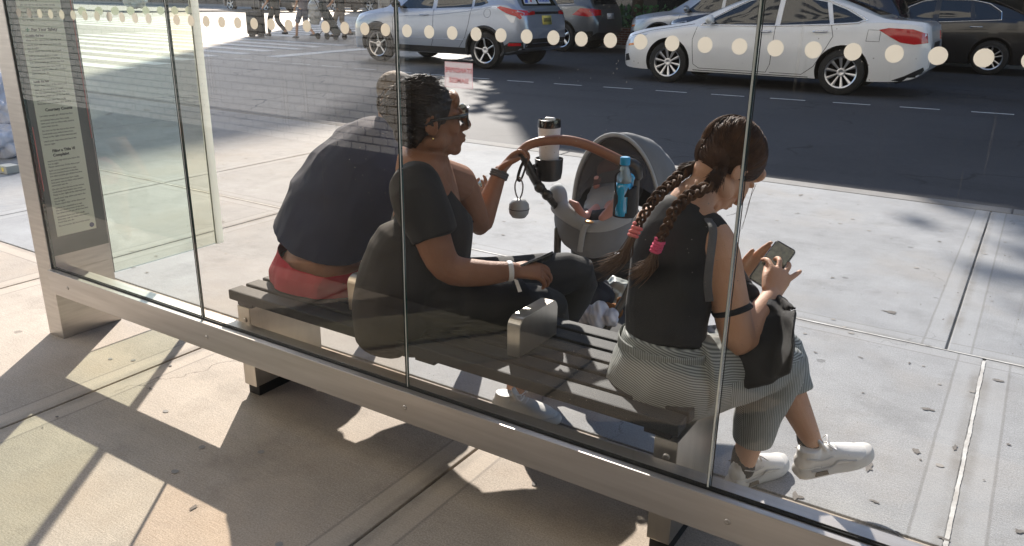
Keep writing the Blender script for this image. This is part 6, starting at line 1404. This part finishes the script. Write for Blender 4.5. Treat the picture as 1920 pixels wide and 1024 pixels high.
bm = bmesh.new(); tube(bm, [o+V((.25, 0, .25)), o+V((-.15, 0, .75)), o+V((-.42, 0, 1.2))], [(.16, .12), (.18, .15), (.10, .08)], side=V((0, 1, 0)), n=4, seg=14); fuse('seat', bm, cloth('buggy_green', (.03, .042, .038)), bu, voxel=.012, smooth=3, wr=folds(.03, 6, 6, 6, 2))
bm = bmesh.new()
for dy in (-.2, .2): tube(bm, [o+V((.42, dy, .12)), o+V((-.1, dy, .7)), o+V((-.55, dy, 1.35))], [.015]*3, n=2, seg=8); tube(bm, [o+V((-.45, dy, .12)), o+V((.1, dy, .55))], [.015]*2, n=1, seg=8)
part('frame', bm, M['frame_dark'], bu)
for dx in (-.45, .0, .42):
    for dy in (-.22, .22): bm = bmesh.new(); lathe(bm, o+V((dx, dy-.03, .11)), (0, 1, 0), [(.06, 0), (.11, .01), (.11, .05), (.06, .06)], 16); part('wheel', bm, M['rubber'], bu)
# white rubbish sacks beyond the post
mat('sack_sheet', (.72, .74, .80), .25, c2=(.50, .52, .58), nscale=5)
gb = atG(8, 300, .0)
for i, (dx, dy, z, r, lb) in enumerate(((0, 0, .16, (.26, .24, .17), 'bottom white rubbish sack against the steel post, nearest the ground'), (-.12, .10, .42, (.24, .22, .18), 'middle white rubbish sack of the heap left of the post'), (-.10, .02, .66, (.17, .17, .16), 'topmost white rubbish sack of the heap left of the post'), (-.5, .1, .20, (.26, .24, .2), 'white rubbish sack at the outer side of the heap'))):
    o = rag('rubbish_sack', lb, 'rubbish sack', gb+V((dx-.22, dy+.1, z)), r, M['sack_sheet'], i*4+1, .06, 6.5, vox=.012); o['group'] = 'white rubbish sacks by the post'
cr_ = atG(20, 324, 0); bm = bmesh.new(); box(bm, cr_.x-.08, cr_.x+.06, cr_.y-.06, cr_.y+.05, .001, .07, bev=.006); bxo = part('carton', bm, mat('carton_pale', (.45, .46, .42), .6), None, smooth=False); tag(bxo, 'small pale carton with a yellow mark lying in front of the rubbish sacks', 'carton')
bm = bmesh.new(); lathe(bm, V((cr_.x-.0, cr_.y-.0602, .038)), (0, -1, 0), [(.02, 0), (.02, .001)], 14); part('yellow_mark', bm, M['plate_yellow'], bxo, smooth=False)
for i, (x, y, lb) in enumerate(((-55.5, 36.5, 'pale plastic sack on the far street corner'),)):
    o = rag('corner_sack', lb, 'sack', V((x, y, .7)), (.9, .7, .6), M['sack_white'], i+2, .18, 1.6, vox=.05)
